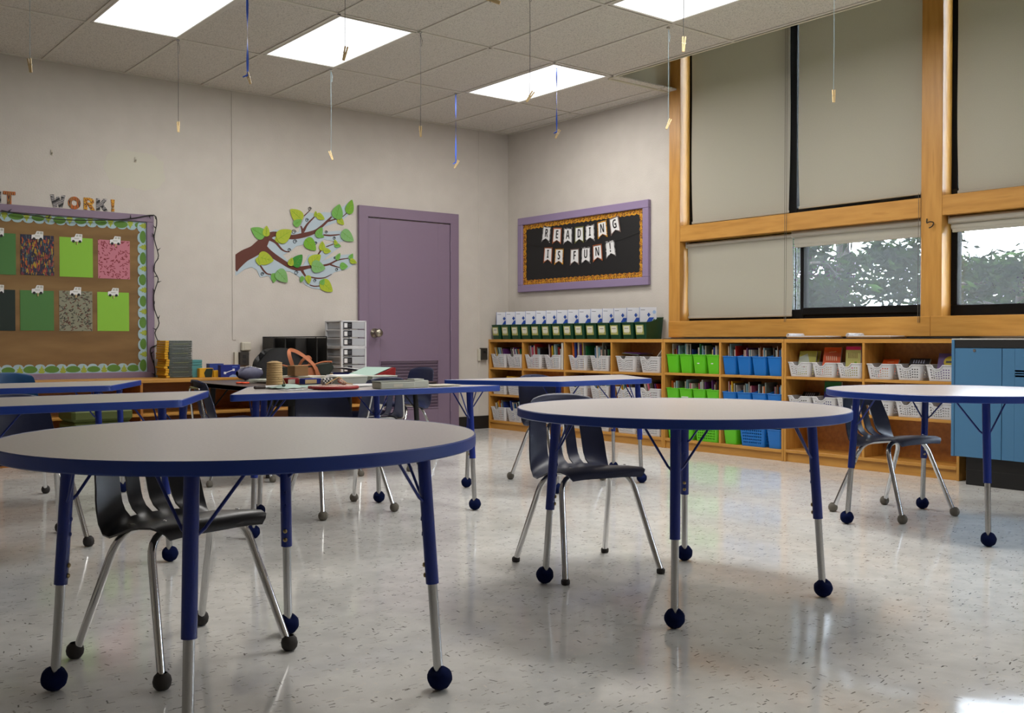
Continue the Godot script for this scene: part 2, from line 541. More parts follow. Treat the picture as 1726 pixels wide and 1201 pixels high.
	mat("green_plastic", Color(0.03, 0.24, 0.15), 0.38)
	mat("univent_blue", Color(0.27, 0.46, 0.61), 0.45)
	mat("univent_dark", Color(0.10, 0.095, 0.09), 0.5)
	mat("page", Color(0.82, 0.79, 0.72), 0.85)
	mat("paper", Color(0.85, 0.85, 0.85), 0.8)
	mat("kraft_box", Color(0.48, 0.35, 0.2), 0.8)
	var inks := [Color(0.62, 0.12, 0.10), Color(0.16, 0.25, 0.55), Color(0.10, 0.40, 0.62), Color(0.13, 0.42, 0.25), Color(0.80, 0.62, 0.12), Color(0.80, 0.40, 0.12), Color(0.13, 0.12, 0.13), Color(0.82, 0.80, 0.76), Color(0.50, 0.30, 0.18), Color(0.55, 0.70, 0.75), Color(0.36, 0.18, 0.42), Color(0.75, 0.35, 0.45), Color(0.42, 0.44, 0.40), Color(0.22, 0.17, 0.15)]
	for k in inks.size():
		mat("ink_%d" % k, inks[k], 0.45)
	for c in [["orange_plastic", Color(0.88, 0.29, 0.08)], ["red_card", Color(0.55, 0.05, 0.07)], ["yellow_card", Color(0.80, 0.60, 0.06)], ["teal_card", Color(0.27, 0.52, 0.53)], ["royal_card", Color(0.05, 0.13, 0.47)], ["tan_leather", Color(0.66, 0.38, 0.22)], ["olive_cloth", Color(0.30, 0.34, 0.13)], ["camo_green", Color(0.07, 0.11, 0.06)], ["black_cloth", Color(0.035, 0.037, 0.045)], ["black_wire", Color(0.03, 0.03, 0.03)], ["tin_grey", Color(0.66, 0.67, 0.63)], ["grey_violet", Color(0.33, 0.33, 0.42)], ["mint", Color(0.62, 0.72, 0.68)], ["dark_green_card", Color(0.06, 0.14, 0.07)], ["smoke_plastic", Color(0.30, 0.33, 0.31)], ["outlet_brown", Color(0.16, 0.14, 0.115)], ["cream_plate", Color(0.74, 0.72, 0.66)], ["cotton_black", Color(0.06, 0.06, 0.065)], ["green_wire", Color(0.035, 0.05, 0.045)], ["clip_wood", Color(0.76, 0.66, 0.48)], ["ribbon_blue", Color(0.05, 0.27, 0.68)], ["string_dark", Color(0.12, 0.11, 0.11)], ["string_pale", Color(0.50, 0.60, 0.64)], ["bark", Color(0.20, 0.16, 0.12)], ["branch_brown", Color(0.34, 0.14, 0.08)], ["branch_card", Color(0.66, 0.72, 0.76)], ["curl_black", Color(0.06, 0.06, 0.09)]]:
		mat(c[0], c[1], 0.6)
	var leafs := [Color(0.40, 0.63, 0.27), Color(0.62, 0.68, 0.13), Color(0.40, 0.62, 0.10), Color(0.45, 0.64, 0.38), Color(0.16, 0.50, 0.14)]
	for k in leafs.size():
		mat("card_leaf_%d" % k, leafs[k], 0.6)
	m = mat("clear_plastic", Color(0.75, 0.76, 0.82, 0.45), 0.3)
	m.transparency = BaseMaterial3D.TRANSPARENCY_ALPHA
	m = mat("shrink_wrap", Color(0.75, 0.78, 0.78, 0.10), 0.12)
	m.transparency = BaseMaterial3D.TRANSPARENCY_ALPHA
	m = mat("drawer_front", Color(0.74, 0.75, 0.77, 0.72), 0.35)
	m.transparency = BaseMaterial3D.TRANSPARENCY_ALPHA
	# jute twine, kraft paper
	tri_mat("jute", noise_tex(61, 0.06, [[0.0, Color(0.60, 0.48, 0.31)], [1.0, Color(0.82, 0.70, 0.51)]], 128), Vector3(10, 60, 10), 0.9, false)
	tri_mat("kraft", noise_tex(62, 0.008, [[0.0, Color(0.42, 0.32, 0.19)], [0.5, Color(0.48, 0.37, 0.225)], [1.0, Color(0.53, 0.42, 0.265)]], 256, 4), Vector3(0.5, 2.2, 1), 0.85)
	tri_mat("mesh_black", noise_tex(63, 0.3, [[0.0, Color(0.05, 0.05, 0.05)], [1.0, Color(0.24, 0.23, 0.22)]], 128), Vector3.ONE * 8, 0.6)
	# printed papers
	mat("paper_green", Color(0.26, 0.45, 0.22), 0.7)
	mat("paper_lime", Color(0.50, 0.71, 0.20), 0.7)
	mat("paper_spruce", Color(0.055, 0.13, 0.11), 0.7)
	im = blank(96, 128, Color(0.12, 0.12, 0.2))
	for k in 420:
		var c2: Color = [Color(0.65, 0.30, 0.12), Color(0.12, 0.13, 0.26), Color(0.62, 0.52, 0.14), Color(0.25, 0.33, 0.36), Color(0.50, 0.18, 0.20), Color(0.10, 0.10, 0.16)][rng.randi() % 6]
		var p2 := Vector2(rng.randf() * 96, rng.randf() * 128)
		stroke(im, p2, p2 + Vector2(rng.randf_range(-2, 2), rng.randf_range(5, 14)), rng.randf_range(2, 4), c2)
	printed("paper_ikat", im)
	im = blank(96, 128, Color(0.72, 0.44, 0.50))
	for k in 150:
		var p3 := Vector2(rng.randf() * 94, rng.randf() * 126)
		stroke(im, p3, p3 + Vector2.from_angle(rng.randf() * TAU) * 4.5, 2.2, Color(0.45, 0.12, 0.16))
	printed("paper_pink", im)
	im = blank(96, 128, Color(0.50, 0.50, 0.42))
	for k in 240:
		var p4 := Vector2(rng.randf() * 94, rng.randf() * 126)
		stroke(im, p4, p4 + Vector2.from_angle(rng.randf() * TAU) * rng.randf_range(3, 6), 2.4, [Color(0.16, 0.15, 0.14), Color(0.34, 0.35, 0.28), Color(0.34, 0.17, 0.12)][k % 3])
	printed("paper_speckled", im)
	# animal prints
	im = blank(128, 128, Color(0.78, 0.56, 0.10))
	for k in 420:
		var p5 := Vector2(rng.randf() * 126, rng.randf() * 126)
		stroke(im, p5, p5 + Vector2.from_angle(rng.randf() * TAU) * rng.randf_range(2, 6), 2.6, [Color(0.14, 0.08, 0.04), Color(0.56, 0.23, 0.05)][k % 2])
	var leo := ImageTexture.create_from_image(im)
	tri_mat("leopard", leo, Vector3.ONE * 4.5, 0.7)
	im = blank(128, 128, Color(0.70, 0.68, 0.68))
	for k in 16:
		var y0 := k * 8.0
		for s in 8:
			stroke(im, Vector2(s * 16, y0 + sin(s * 1.3 + k) * 4), Vector2(s * 16 + 16, y0 + sin((s + 1) * 1.3 + k) * 4), 5.2, Color(0.05, 0.05, 0.06))
	tri_mat("zebra", ImageTexture.create_from_image(im), Vector3.ONE * 7.0, 0.7)
	im = blank(128, 128, Color(0.68, 0.33, 0.07))
	for k in 14:
		stroke(im, Vector2(k * 10.0, 0), Vector2(k * 10.0 + 30 * sin(k), 128), 3.4, Color(0.08, 0.06, 0.08))
		stroke(im, Vector2(k * 10.0 + 5, 0), Vector2(k * 10.0 + 30 * sin(k), 128), 1.6, Color(0.75, 0.62, 0.35))
	tri_mat("tiger", ImageTexture.create_from_image(im), Vector3.ONE * 7.0, 0.7)
	# cover of the white workbooks: blue lozenge, blue slab, pale badge, a line of type
	im = blank(96, 128, Color(0.80, 0.81, 0.84))
	fill_poly(im, PackedVector2Array([Vector2(52, 22), Vector2(62, 31), Vector2(52, 40), Vector2(43, 31)]), Color(0.05, 0.24, 0.58))
	fill_poly(im, PackedVector2Array([Vector2(54, 42), Vector2(82, 42), Vector2(56, 74), Vector2(28, 74)]), Color(0.07, 0.27, 0.66))
	fill_poly(im, PackedVector2Array([Vector2(56, 74), Vector2(82, 46), Vector2(90, 56), Vector2(78, 74)]), Color(0.10, 0.36, 0.24))
	for k in 5:
		stroke(im, Vector2(74 + absf(k - 2) * 2, 14 + k * 3), Vector2(92 - absf(k - 2) * 2, 14 + k * 3), 2.0, Color(0.45, 0.62, 0.84))
	stroke(im, Vector2(8, 11), Vector2(30, 11), 2.5, Color(0.35, 0.37, 0.42))
	fill_poly(im, PackedVector2Array([Vector2(0, 0), Vector2(2, 0), Vector2(2, 128), Vector2(0, 128)]), Color(0.12, 0.30, 0.65))
	printed("workbook_cover", im)
	im = blank(64, 64, Color(0.62, 0.63, 0.32))
	fill_poly(im, PackedVector2Array([Vector2(7, 6), Vector2(56, 6), Vector2(56, 40), Vector2(46, 57), Vector2(7, 50)]), Color(0.83, 0.82, 0.76))
	stroke(im, Vector2(16, 22), Vector2(46, 22), 4.0, Color(0.40, 0.40, 0.40))
	for k in 9:
		stroke(im, Vector2(6 + k * 6, 48), Vector2(9 + k * 6, 58), 3.0, [Color(0.45, 0.47, 0.2), Color(0.75, 0.68, 0.45)][k % 2])
	printed("bin_label", im)
	# front covers that show in the low baskets
	im = blank(64, 80, Color(0.72, 0.70, 0.42))
	fill_poly(im, PackedVector2Array([Vector2(0, 0), Vector2(64, 0), Vector2(64, 9), Vector2(0, 9)]), Color(0.82, 0.12, 0.36))
	for k in 7:
		stroke(im, Vector2(12 + k * 6, 18), Vector2(12 + k * 6, 30), 2.5, Color(0.40, 0.24, 0.12))
	fill_poly(im, PackedVector2Array([Vector2(20, 44), Vector2(32, 44), Vector2(32, 58), Vector2(20, 58)]), Color(0.85, 0.20, 0.35))
	fill_poly(im, PackedVector2Array([Vector2(38, 40), Vector2(48, 40), Vector2(48, 56), Vector2(38, 56)]), Color(0.45, 0.60, 0.15))
	printed("cover_pink_yellow", im, 0.4)
	im = blank(64, 80, Color(0.80, 0.30, 0.06))
	for k in 6:
		stroke(im, Vector2(12 + k * 7, 26), Vector2(15 + k * 7, 36), 3.0, Color(0.86, 0.72, 0.62))
	stroke(im, Vector2(20, 14), Vector2(44, 12), 2.0, Color(0.80, 0.60, 0.45))
	fill_poly(im, PackedVector2Array([Vector2(6, 50), Vector2(58, 46), Vector2(58, 80), Vector2(6, 80)]), Color(0.76, 0.66, 0.55))
	printed("cover_orange", im, 0.4)
	im = blank(64, 80, Color(0.70, 0.70, 0.30))
	fill_poly(im, PackedVector2Array([Vector2(0, 20), Vector2(30, 8), Vector2(44, 44), Vector2(30, 70), Vector2(0, 70)]), Color(0.72, 0.78, 0.72))
	fill_poly(im, PackedVector2Array([Vector2(14, 44), Vector2(22, 40), Vector2(28, 46), Vector2(28, 56), Vector2(18, 58)]), Color(0.45, 0.20, 0.14))
	fill_poly(im, PackedVector2Array([Vector2(30, 46), Vector2(40, 42), Vector2(44, 54), Vector2(34, 58)]), Color(0.74, 0.52, 0.42))
	printed("cover_olive", im, 0.4)
	im = blank(64, 80, Color(0.16, 0.13, 0.42))
	fill_poly(im, PackedVector2Array([Vector2(0, 0), Vector2(64, 0), Vector2(64, 26), Vector2(40, 36), Vector2(0, 28)]), Color(0.14, 0.42, 0.20))
	stroke(im, Vector2(12, 24), Vector2(52, 24), 7.0, Color(0.45, 0.62, 0.78))
	printed("cover_violet", im, 0.4)
	im = blank(64, 80, Color(0.06, 0.06, 0.10))
	for k in 5:
		stroke(im, Vector2(14 + k * 8, 8), Vector2(14 + k * 8, 18), 3.0, Color(0.55, 0.58, 0.68))
	stroke(im, Vector2(2, 30), Vector2(62, 30), 2.5, Color(0.72, 0.68, 0.52))
	stroke(im, Vector2(4, 30), Vector2(4, 80), 2.5, Color(0.72, 0.68, 0.52))
	stroke(im, Vector2(60, 30), Vector2(60, 80), 2.5, Color(0.72, 0.68, 0.52))
	printed("cover_black", im, 0.4)
	im = blank(64, 80, Color(0.36, 0.26, 0.48))
	var disc := PackedVector2Array()
	for k in 20:
		disc.append(Vector2(38 + 20 * cos(k * TAU / 20), 26 + 18 * sin(k * TAU / 20)))
	fill_poly(im, disc, Color(0.74, 0.66, 0.10))
	stroke(im, Vector2(28, 26), Vector2(48, 26), 6.0, Color(0.20, 0.20, 0.24))
	printed("cover_purple", im, 0.4)
	# checked cloth
	im = blank(64, 64, Color(0.80, 0.80, 0.78))
	for k in 8:
		for j in 8:
			if (k + j) % 2:
				im.fill_rect(Rect2i(k * 8, j * 8, 8, 8), Color(0.04, 0.05, 0.09))
	m = tri_mat("checked", ImageTexture.create_from_image(im), Vector3.ONE * 14, 0.8, false)
	im = blank(64, 64, Color(0.80, 0.72, 0.66))
	for k in 200:
		var p6 := Vector2(rng.randf() * 62, rng.randf() * 62)
		stroke(im, p6, p6 + Vector2(2, 1), 2.2, [Color(0.62, 0.12, 0.14), Color(0.45, 0.30, 0.2)][k % 2])
	tri_mat("sprigged", ImageTexture.create_from_image(im), Vector3.ONE * 12, 0.8, false)
	# drawer labels
	im = blank(48, 32, Color(0.07, 0.06, 0.09))
	im.fill_rect(Rect2i(4, 5, 18, 22), Color(0.84, 0.84, 0.84))
	stroke(im, Vector2(27, 12), Vector2(42, 12), 2.0, Color(0.42, 0.42, 0.45))
	stroke(im, Vector2(27, 19), Vector2(40, 19), 2.0, Color(0.42, 0.42, 0.45))
	printed("drawer_label", im)
	im = blank(96, 64, Color(0.05, 0.13, 0.48))
	stroke(im, Vector2(20, 42), Vector2(64, 26), 4.0, Color(0.85, 0.86, 0.9))
	fill_poly(im, PackedVector2Array([Vector2(14, 36), Vector2(26, 36), Vector2(26, 48), Vector2(14, 48)]), Color(0.85, 0.86, 0.9))
	fill_poly(im, PackedVector2Array([Vector2(58, 20), Vector2(70, 20), Vector2(70, 32), Vector2(58, 32)]), Color(0.85, 0.86, 0.9))
	stroke(im, Vector2(60, 10), Vector2(82, 10), 5.0, Color(0.30, 0.40, 0.72))
	fill_poly(im, PackedVector2Array([Vector2(44, 58), Vector2(60, 50), Vector2(76, 54), Vector2(86, 64), Vector2(40, 64)]), Color(0.52, 0.62, 0.80))
	printed("blue_box_print", im)
	# outdoors
	mat("grass_ground", Color(0.46, 0.52, 0.33), 0.95)
	mat("needle_green", Color(0.50, 0.72, 0.28), 0.8)
	mat("needle_soft", Color(0.52, 0.72, 0.33), 0.8)
	mat("needle_rust", Color(0.50, 0.37, 0.27), 0.8)
	for k in ["needle_green", "needle_soft", "needle_rust"]:
		M[k].backlight_enabled = true
		M[k].backlight = M[k].albedo_color * 0.8
	m = mat("panel_glow", Color(0.95, 0.96, 0.97), 0.5)
	m.emission_enabled = true
	m.emission = Color(0.97, 0.985, 1.0)
	m.emission_energy_multiplier = 1.25


# ================================================================ the scene
func _ready() -> void:
	# ---- camera
	var cam := Camera3D.new()
	cam.name = "camera"
	add_child(cam)
	cam.position = Vector3(0, 0.9, 0)
	cam.rotation = Vector3(deg_to_rad(-0.93), deg_to_rad(-38.5), 0)
	cam.fov = rad_to_deg(2.0 * atan(600.5 / 1698.0))
	cam.far = 200.0
	cam.current = true
	# ---- sky: a bright overcast day
	var sky := Sky.new()
	var sm := ProceduralSkyMaterial.new()
	sm.sky_top_color = Color(0.84, 0.90, 0.97)
	sm.sky_horizon_color = Color(0.92, 0.955, 0.99)
	sm.ground_horizon_color = Color(0.80, 0.83, 0.82)
	sm.ground_bottom_color = Color(0.45, 0.48, 0.42)
	sm.sky_energy_multiplier = 2.9
	sm.ground_energy_multiplier = 1.2
	sky.sky_material = sm
	var env := Environment.new()
	env.background_mode = Environment.BG_SKY
	env.sky = sky
	env.tonemap_mode = Environment.TONE_MAPPER_LINEAR
	env.tonemap_exposure = 1.25
	env.volumetric_fog_enabled = true
	env.volumetric_fog_density = 0.0
	env.sdfgi_enabled = true
	env.ssao_enabled = true
	env.ssil_enabled = true
	var we := WorldEnvironment.new()
	we.name = "world"
	we.environment = env
	add_child(we)

	make_materials()
	# ---- ceiling lights (each a glowing panel and a light of its size)
	ceiling_light(1.99, -7.06, "lit ceiling troffer nearest the bulletin board of student work", 0.5)
	ceiling_light(1.99 + 2 * 0.617, -7.06, "lit ceiling troffer over the table with craft supplies", 0.85)
	ceiling_light(1.99 + 5 * 0.617, -7.06, "lit ceiling troffer nearest the reading board")
	ceiling_light(1.99 + 4 * 0.617, -4.66, "lit ceiling troffer beside the window bay")
	ceiling_light(1.99 + 2 * 0.617, -3.46, "lit ceiling troffer above the middle round table", 1.45)
	ceiling_light(1.99 + 4 * 0.617, 0.14, "lit ceiling troffer near the wall opposite the door, window side")
	# ---- structure
	build_shell()
	build_ceiling()
	build_door()
	build_windows()
	build_outside()
	# ---- furniture
	build_tables()
	build_chairs()
	build_shelves()
	build_univent()
	build_back_counter()
	# ---- walls' decoration
	build_reading_board()
	build_work_board()
	build_tree_decal()
	# ---- small things
	build_table_clutter()
	build_hangings()
	build_fittings()


const PANEL := Vector2(0.56, 1.12)


func ceiling_light(x0: float, z0: float, label: String, strength := 1.0) -> void:
	var c := Vector3(x0 + 0.3085, CE, z0 + 0.60)
	var t := thing("ceiling_light", label, "ceiling light", c)
	var fr := MB.new()
	for s: float in [-1.0, 1.0]:
		fr.box(Vector3(s * 0.2875, 0.004, 0), Vector3(0.016, 0.012, 1.152), 0.002)
		fr.box(Vector3(0, 0.004, s * 0.568), Vector3(0.56, 0.012, 0.016), 0.002)
	obj("frame", fr, M.ceiling_grid, t)
	obj("light_diffuser", MB.new().box(Vector3(0, 0.008, 0), Vector3(PANEL.x, 0.006, PANEL.y)), M.panel_glow, t)
	var hs := MB.new()
	for s: float in [-1.0, 1.0]:
		hs.box(Vector3(s * 0.285, 0.06, 0), Vector3(0.004, 0.1, 1.14))
		hs.box(Vector3(0, 0.06, s * 0.568), Vector3(0.57, 0.1, 0.004))
	hs.box(Vector3(0, 0.112, 0), Vector3(0.57, 0.004, 1.14))
	obj("housing", hs, M.white_metal, t)
	var l := AreaLight3D.new()
	l.name = "light"
	l.area_size = PANEL
	l.light_color = Color(1.0, 0.985, 0.965)
	l.light_energy = LIGHT * strength
	l.area_range = 20.0
	l.area_attenuation = 2.0
	l.shadow_enabled = true
	t.add_child(l)
	l.rotation.x = -PI / 2
	l.position.y = -0.006


const LIGHT := 2.6


# ---------------------------------------------------------------- room shell
func build_shell() -> void:
	structure("floor", MB.new().span(Vector3(XL - 0.2, -0.12, ZB - 0.2), Vector3(XR + 0.25, 0, ZF + 0.2)), M.floor_tile)
	structure("wall_back", MB.new().span(Vector3(XL - 0.2, 0, ZB - 0.2), Vector3(XR + 0.25, 3.9, ZB)), M.wall_paint)
	structure("wall_left", MB.new().span(Vector3(XL - 0.2, 0, ZB), Vector3(XL, 3.9, ZF)), M.wall_paint)
	structure("wall_front", MB.new().span(Vector3(XL - 0.2, 0, ZF), Vector3(XR + 0.25, 3.9, ZF + 0.2)), M.wall_paint)
	var w := struct("wall_right")
	obj("pier", MB.new().span(Vector3(XR, 0, ZB), Vector3(XR + 0.25, 3.9, -5.95)), M.wall_paint, w)
	obj("apron", MB.new().span(Vector3(XR, 0, -5.95), Vector3(XR + 0.25, 0.925, ZF)), M.wall_paint, w)
	obj("lintel", MB.new().span(Vector3(XR, 3.62, -5.95), Vector3(XR + 0.25, 3.9, ZF)), M.wall_paint, w)
	obj("end_pier", MB.new().span(Vector3(XR, 0.925, 1.165), Vector3(XR + 0.25, 3.62, ZF)), M.wall_paint, w)
	structure("roof_slab", MB.new().span(Vector3(XL - 0.2, 3.9, ZB - 0.2), Vector3(XR + 0.25, 4.1, ZF + 0.2)), M.ceiling_grid)
	# black rubber base
	var b := MB.new()
	b.box(Vector3((XL + 4.705) / 2, 0.065, ZB + 0.004), Vector3(4.705 - XL, 0.13, 0.008), 0.002)
	structure("baseboard_back", b, M.black_base)
	structure("baseboard_corner", MB.new().span(Vector3(5.84, 0, ZB), Vector3(6.26, 0.13, ZB + 0.008), 0.002), M.black_base)
	structure("baseboard_left", MB.new().span(Vector3(XL, 0, ZB + 0.01), Vector3(XL + 0.008, 0.13, ZF), 0.002), M.black_base)
	# joint strips of the wall panels, an old repainted patch, wall hooks
	var wl: Node3D = get_node("wall_back")
	for k in 2:
		var x: float = [3.487, 6.105][k]
		structure("trim_%d" % (13 + k), MB.new().span(Vector3(x, 0.13 if x > 5 else 0.9, ZB), Vector3(x + 0.028, CE, ZB + 0.006), 0.0015), M.wall_paint)
	rng.seed = 77
	var out := PackedVector2Array()
	for k in 30:
		var a := TAU * k / 30.0
		out.append(Vector2(cos(a) * 0.235, sin(a) * 0.165) * (1.0 + rng.randf_range(-0.07, 0.07)) + Vector2(0.0, 0.02 * sin(3 * a)))
	obj("repainted_patch", MB.new().prism(out, 0.0008, on_back_wall(2.68, 2.26)), M.patch_paint, wl)
	for p: Vector2 in [Vector2(2.05, 2.33), Vector2(2.68, 2.345)]:
		var hk := MB.new()
		hk.box(Vector3(p.x, p.y, ZB + 0.003), Vector3(0.016, 0.04, 0.006), 0.002)
		hk.tube([Vector3(p.x, p.y, ZB + 0.006), Vector3(p.x, p.y - 0.012, ZB + 0.018), Vector3(p.x, p.y - 0.002, ZB + 0.026)], 0.003, 6)
		tag(obj("wall_hook", hk, M.cream_plate), "small cream plastic hook stuck on wall, " + ("left of the repainted patch" if p.x < 2.3 else "on the repainted patch"), "hook", "hooks on the back wall")


func build_ceiling() -> void:
	var c := struct("ceiling")
	var lit := {}
	for k: Vector2i in [Vector2i(0, -2), Vector2i(2, -2), Vector2i(5, -2), Vector2i(4, 0), Vector2i(2, 1), Vector2i(4, 4)]:
		lit[k] = true
	var rim := 5.74     # edge of the raised strip before the windows
	var mesh_of := {}
	for i in range(-7, 8):
		for j in range(-3, 6):
			if lit.has(Vector2i(i, j)):
				continue
			var x0 := maxf(1.99 + i * 0.617, XL)
			var x1 := minf(1.99 + (i + 1) * 0.617, XR)
			var z0 := maxf(-4.66 + j * 1.2, ZB)
			var z1 := minf(-4.66 + (j + 1) * 1.2, ZF)
			if z0 > -5.9:
				x1 = minf(x1, rim)
			if x1 - x0 < 0.1 or z1 - z0 < 0.1:
				continue
			var s := Vector3(x1 - x0 - 0.012, 0.014, z1 - z0 - 0.012)
			var key := s.snapped(Vector3.ONE * 0.002)
			if not mesh_of.has(key):
				mesh_of[key] = MB.new().box(Vector3.ZERO, s, 0.003).mesh(M.ceiling_tile)
			inst("ceiling_tile", mesh_of[key], c, Vector3((x0 + x1) / 2, CE + 0.014, (z0 + z1) / 2))
	for i in range(-6, 8):
		var x := 1.99 + i * 0.617
		if x > rim:
			obj("grid_runner", MB.new().span(Vector3(x - 0.012, CE, ZB), Vector3(x + 0.012, CE + 0.007, -5.92)), M.ceiling_grid, c)
		else:
			obj("grid_runner", MB.new().span(Vector3(x - 0.012, CE, ZB), Vector3(x + 0.012, CE + 0.007, ZF)), M.ceiling_grid, c)
	for j in range(-2, 6):
		var z := -4.66 + j * 1.2
		obj("grid_cross", MB.new().span(Vector3(XL, CE, z - 0.012), Vector3(rim if j > -2 else XR, CE + 0.0065, z + 0.012)), M.ceiling_grid, c)
	# wall angles and the upstand round the raised strip
	obj("wall_angle", MB.new().span(Vector3(XL, CE - 0.001, ZB), Vector3(XR, CE + 0.01, ZB + 0.022)), M.ceiling_grid, c)
	obj("wall_angle", MB.new().span(Vector3(XR - 0.022, CE - 0.001, ZB), Vector3(XR, CE + 0.01, -5.95)), M.ceiling_grid, c)
	obj("upstand", MB.new().span(Vector3(rim - 0.02, CE - 0.002, -5.94), Vector3(rim, 3.9, ZF), 0.002), M.fascia, c)
	obj("upstand", MB.new().span(Vector3(rim, CE - 0.002, -5.965), Vector3(XR, 3.9, -5.94), 0.002), M.fascia, c)


func build_door() -> void:
	var d := struct("door_1")
	var x0 := 4.80
	var x1 := 5.743
	# frame
	obj("door_frame", MB.new().span(Vector3(4.705, 0, ZB), Vector3(x0 + 0.004, 2.06, ZB + 0.035), 0.004), M.lilac, d)
	obj("door_frame", MB.new().span(Vector3(x1 - 0.004, 0, ZB), Vector3(5.837, 2.06, ZB + 0.035), 0.004), M.lilac, d)
	obj("door_frame", MB.new().span(Vector3(4.705, 2.05, ZB), Vector3(5.837, 2.15, ZB + 0.035), 0.004), M.lilac, d)
	# leaf, cut out for the louvre
	var lx0 := 4.937
	var lx1 := 5.592
	var ly0 := 0.246
	var ly1 := 0.698
	var zf := ZB + 0.022
	var leaf := MB.new()
	leaf.span(Vector3(x0 + 0.007, 0.01, ZB), Vector3(lx0, 2.04, zf), 0.002)
	leaf.span(Vector3(lx1, 0.01, ZB), Vector3(x1 - 0.007, 2.04, zf), 0.002)
	leaf.span(Vector3(lx0, 0.01, ZB), Vector3(lx1, ly0, zf))
	leaf.span(Vector3(lx0, ly1, ZB), Vector3(lx1, 2.04, zf))
	obj("door_leaf", leaf, M.lilac, d)
	var lv := MB.new()
	for s in 2:
		lv.span(Vector3(lx0 - 0.012, ly0 - 0.012 if s == 0 else ly1, zf), Vector3(lx1 + 0.012, ly0 if s == 0 else ly1 + 0.012, zf + 0.006), 0.002)
		lv.span(Vector3(lx0 - 0.012 if s == 0 else lx1, ly0, zf), Vector3(lx0 if s == 0 else lx1 + 0.012, ly1, zf + 0.006), 0.002)
	obj("louvre_rim", lv, M.lilac, d)
	obj("louvre_back", MB.new().span(Vector3(lx0, ly0, ZB), Vector3(lx1, ly1, ZB + 0.002)), M.lilac, d)
	var slat := MB.new().box(Vector3.ZERO, Vector3(lx1 - lx0, 0.032, 0.003), 0.001, Basis(Vector3.RIGHT, deg_to_rad(34.0))).mesh(M.lilac)
	for k in 15:
		inst("louvre_slat", slat, d, Vector3((lx0 + lx1) / 2, ly0 + 0.016 + k * 0.030, ZB + 0.012))
	var kn := MB.new()
	var xf := Transform3D(Basis(Vector3.RIGHT, PI / 2).scaled(Vector3.ONE * 1.3), Vector3(4.873, 0.967, zf))
	kn.lathe([Vector2(0.034, 0), Vector2(0.034, 0.006), Vector2(0.016, 0.010), Vector2(0.014, 0.034), Vector2(0.026, 0.042), Vector2(0.031, 0.056), Vector2(0.029, 0.070), Vector2(0.018, 0.078), Vector2(0.0, 0.079)], 20, xf, true)
	obj("door_knob", kn, M.steel_knob, d)
	for y: float in [0.25, 1.05, 1.83]:
		obj("hinge", MB.new().tube([Vector3(x1 - 0.003, y - 0.055, zf + 0.010), Vector3(x1 - 0.003, y + 0.055, zf + 0.010)], 0.008, 8), M.lilac, d)


# ---------------------------------------------------------------- window wall
const POSTS := [[-5.95, -5.825], [-3.645, -3.495], [-1.315, -1.165], [1.015, 1.165]]
const XF := 6.455     # face of the timber


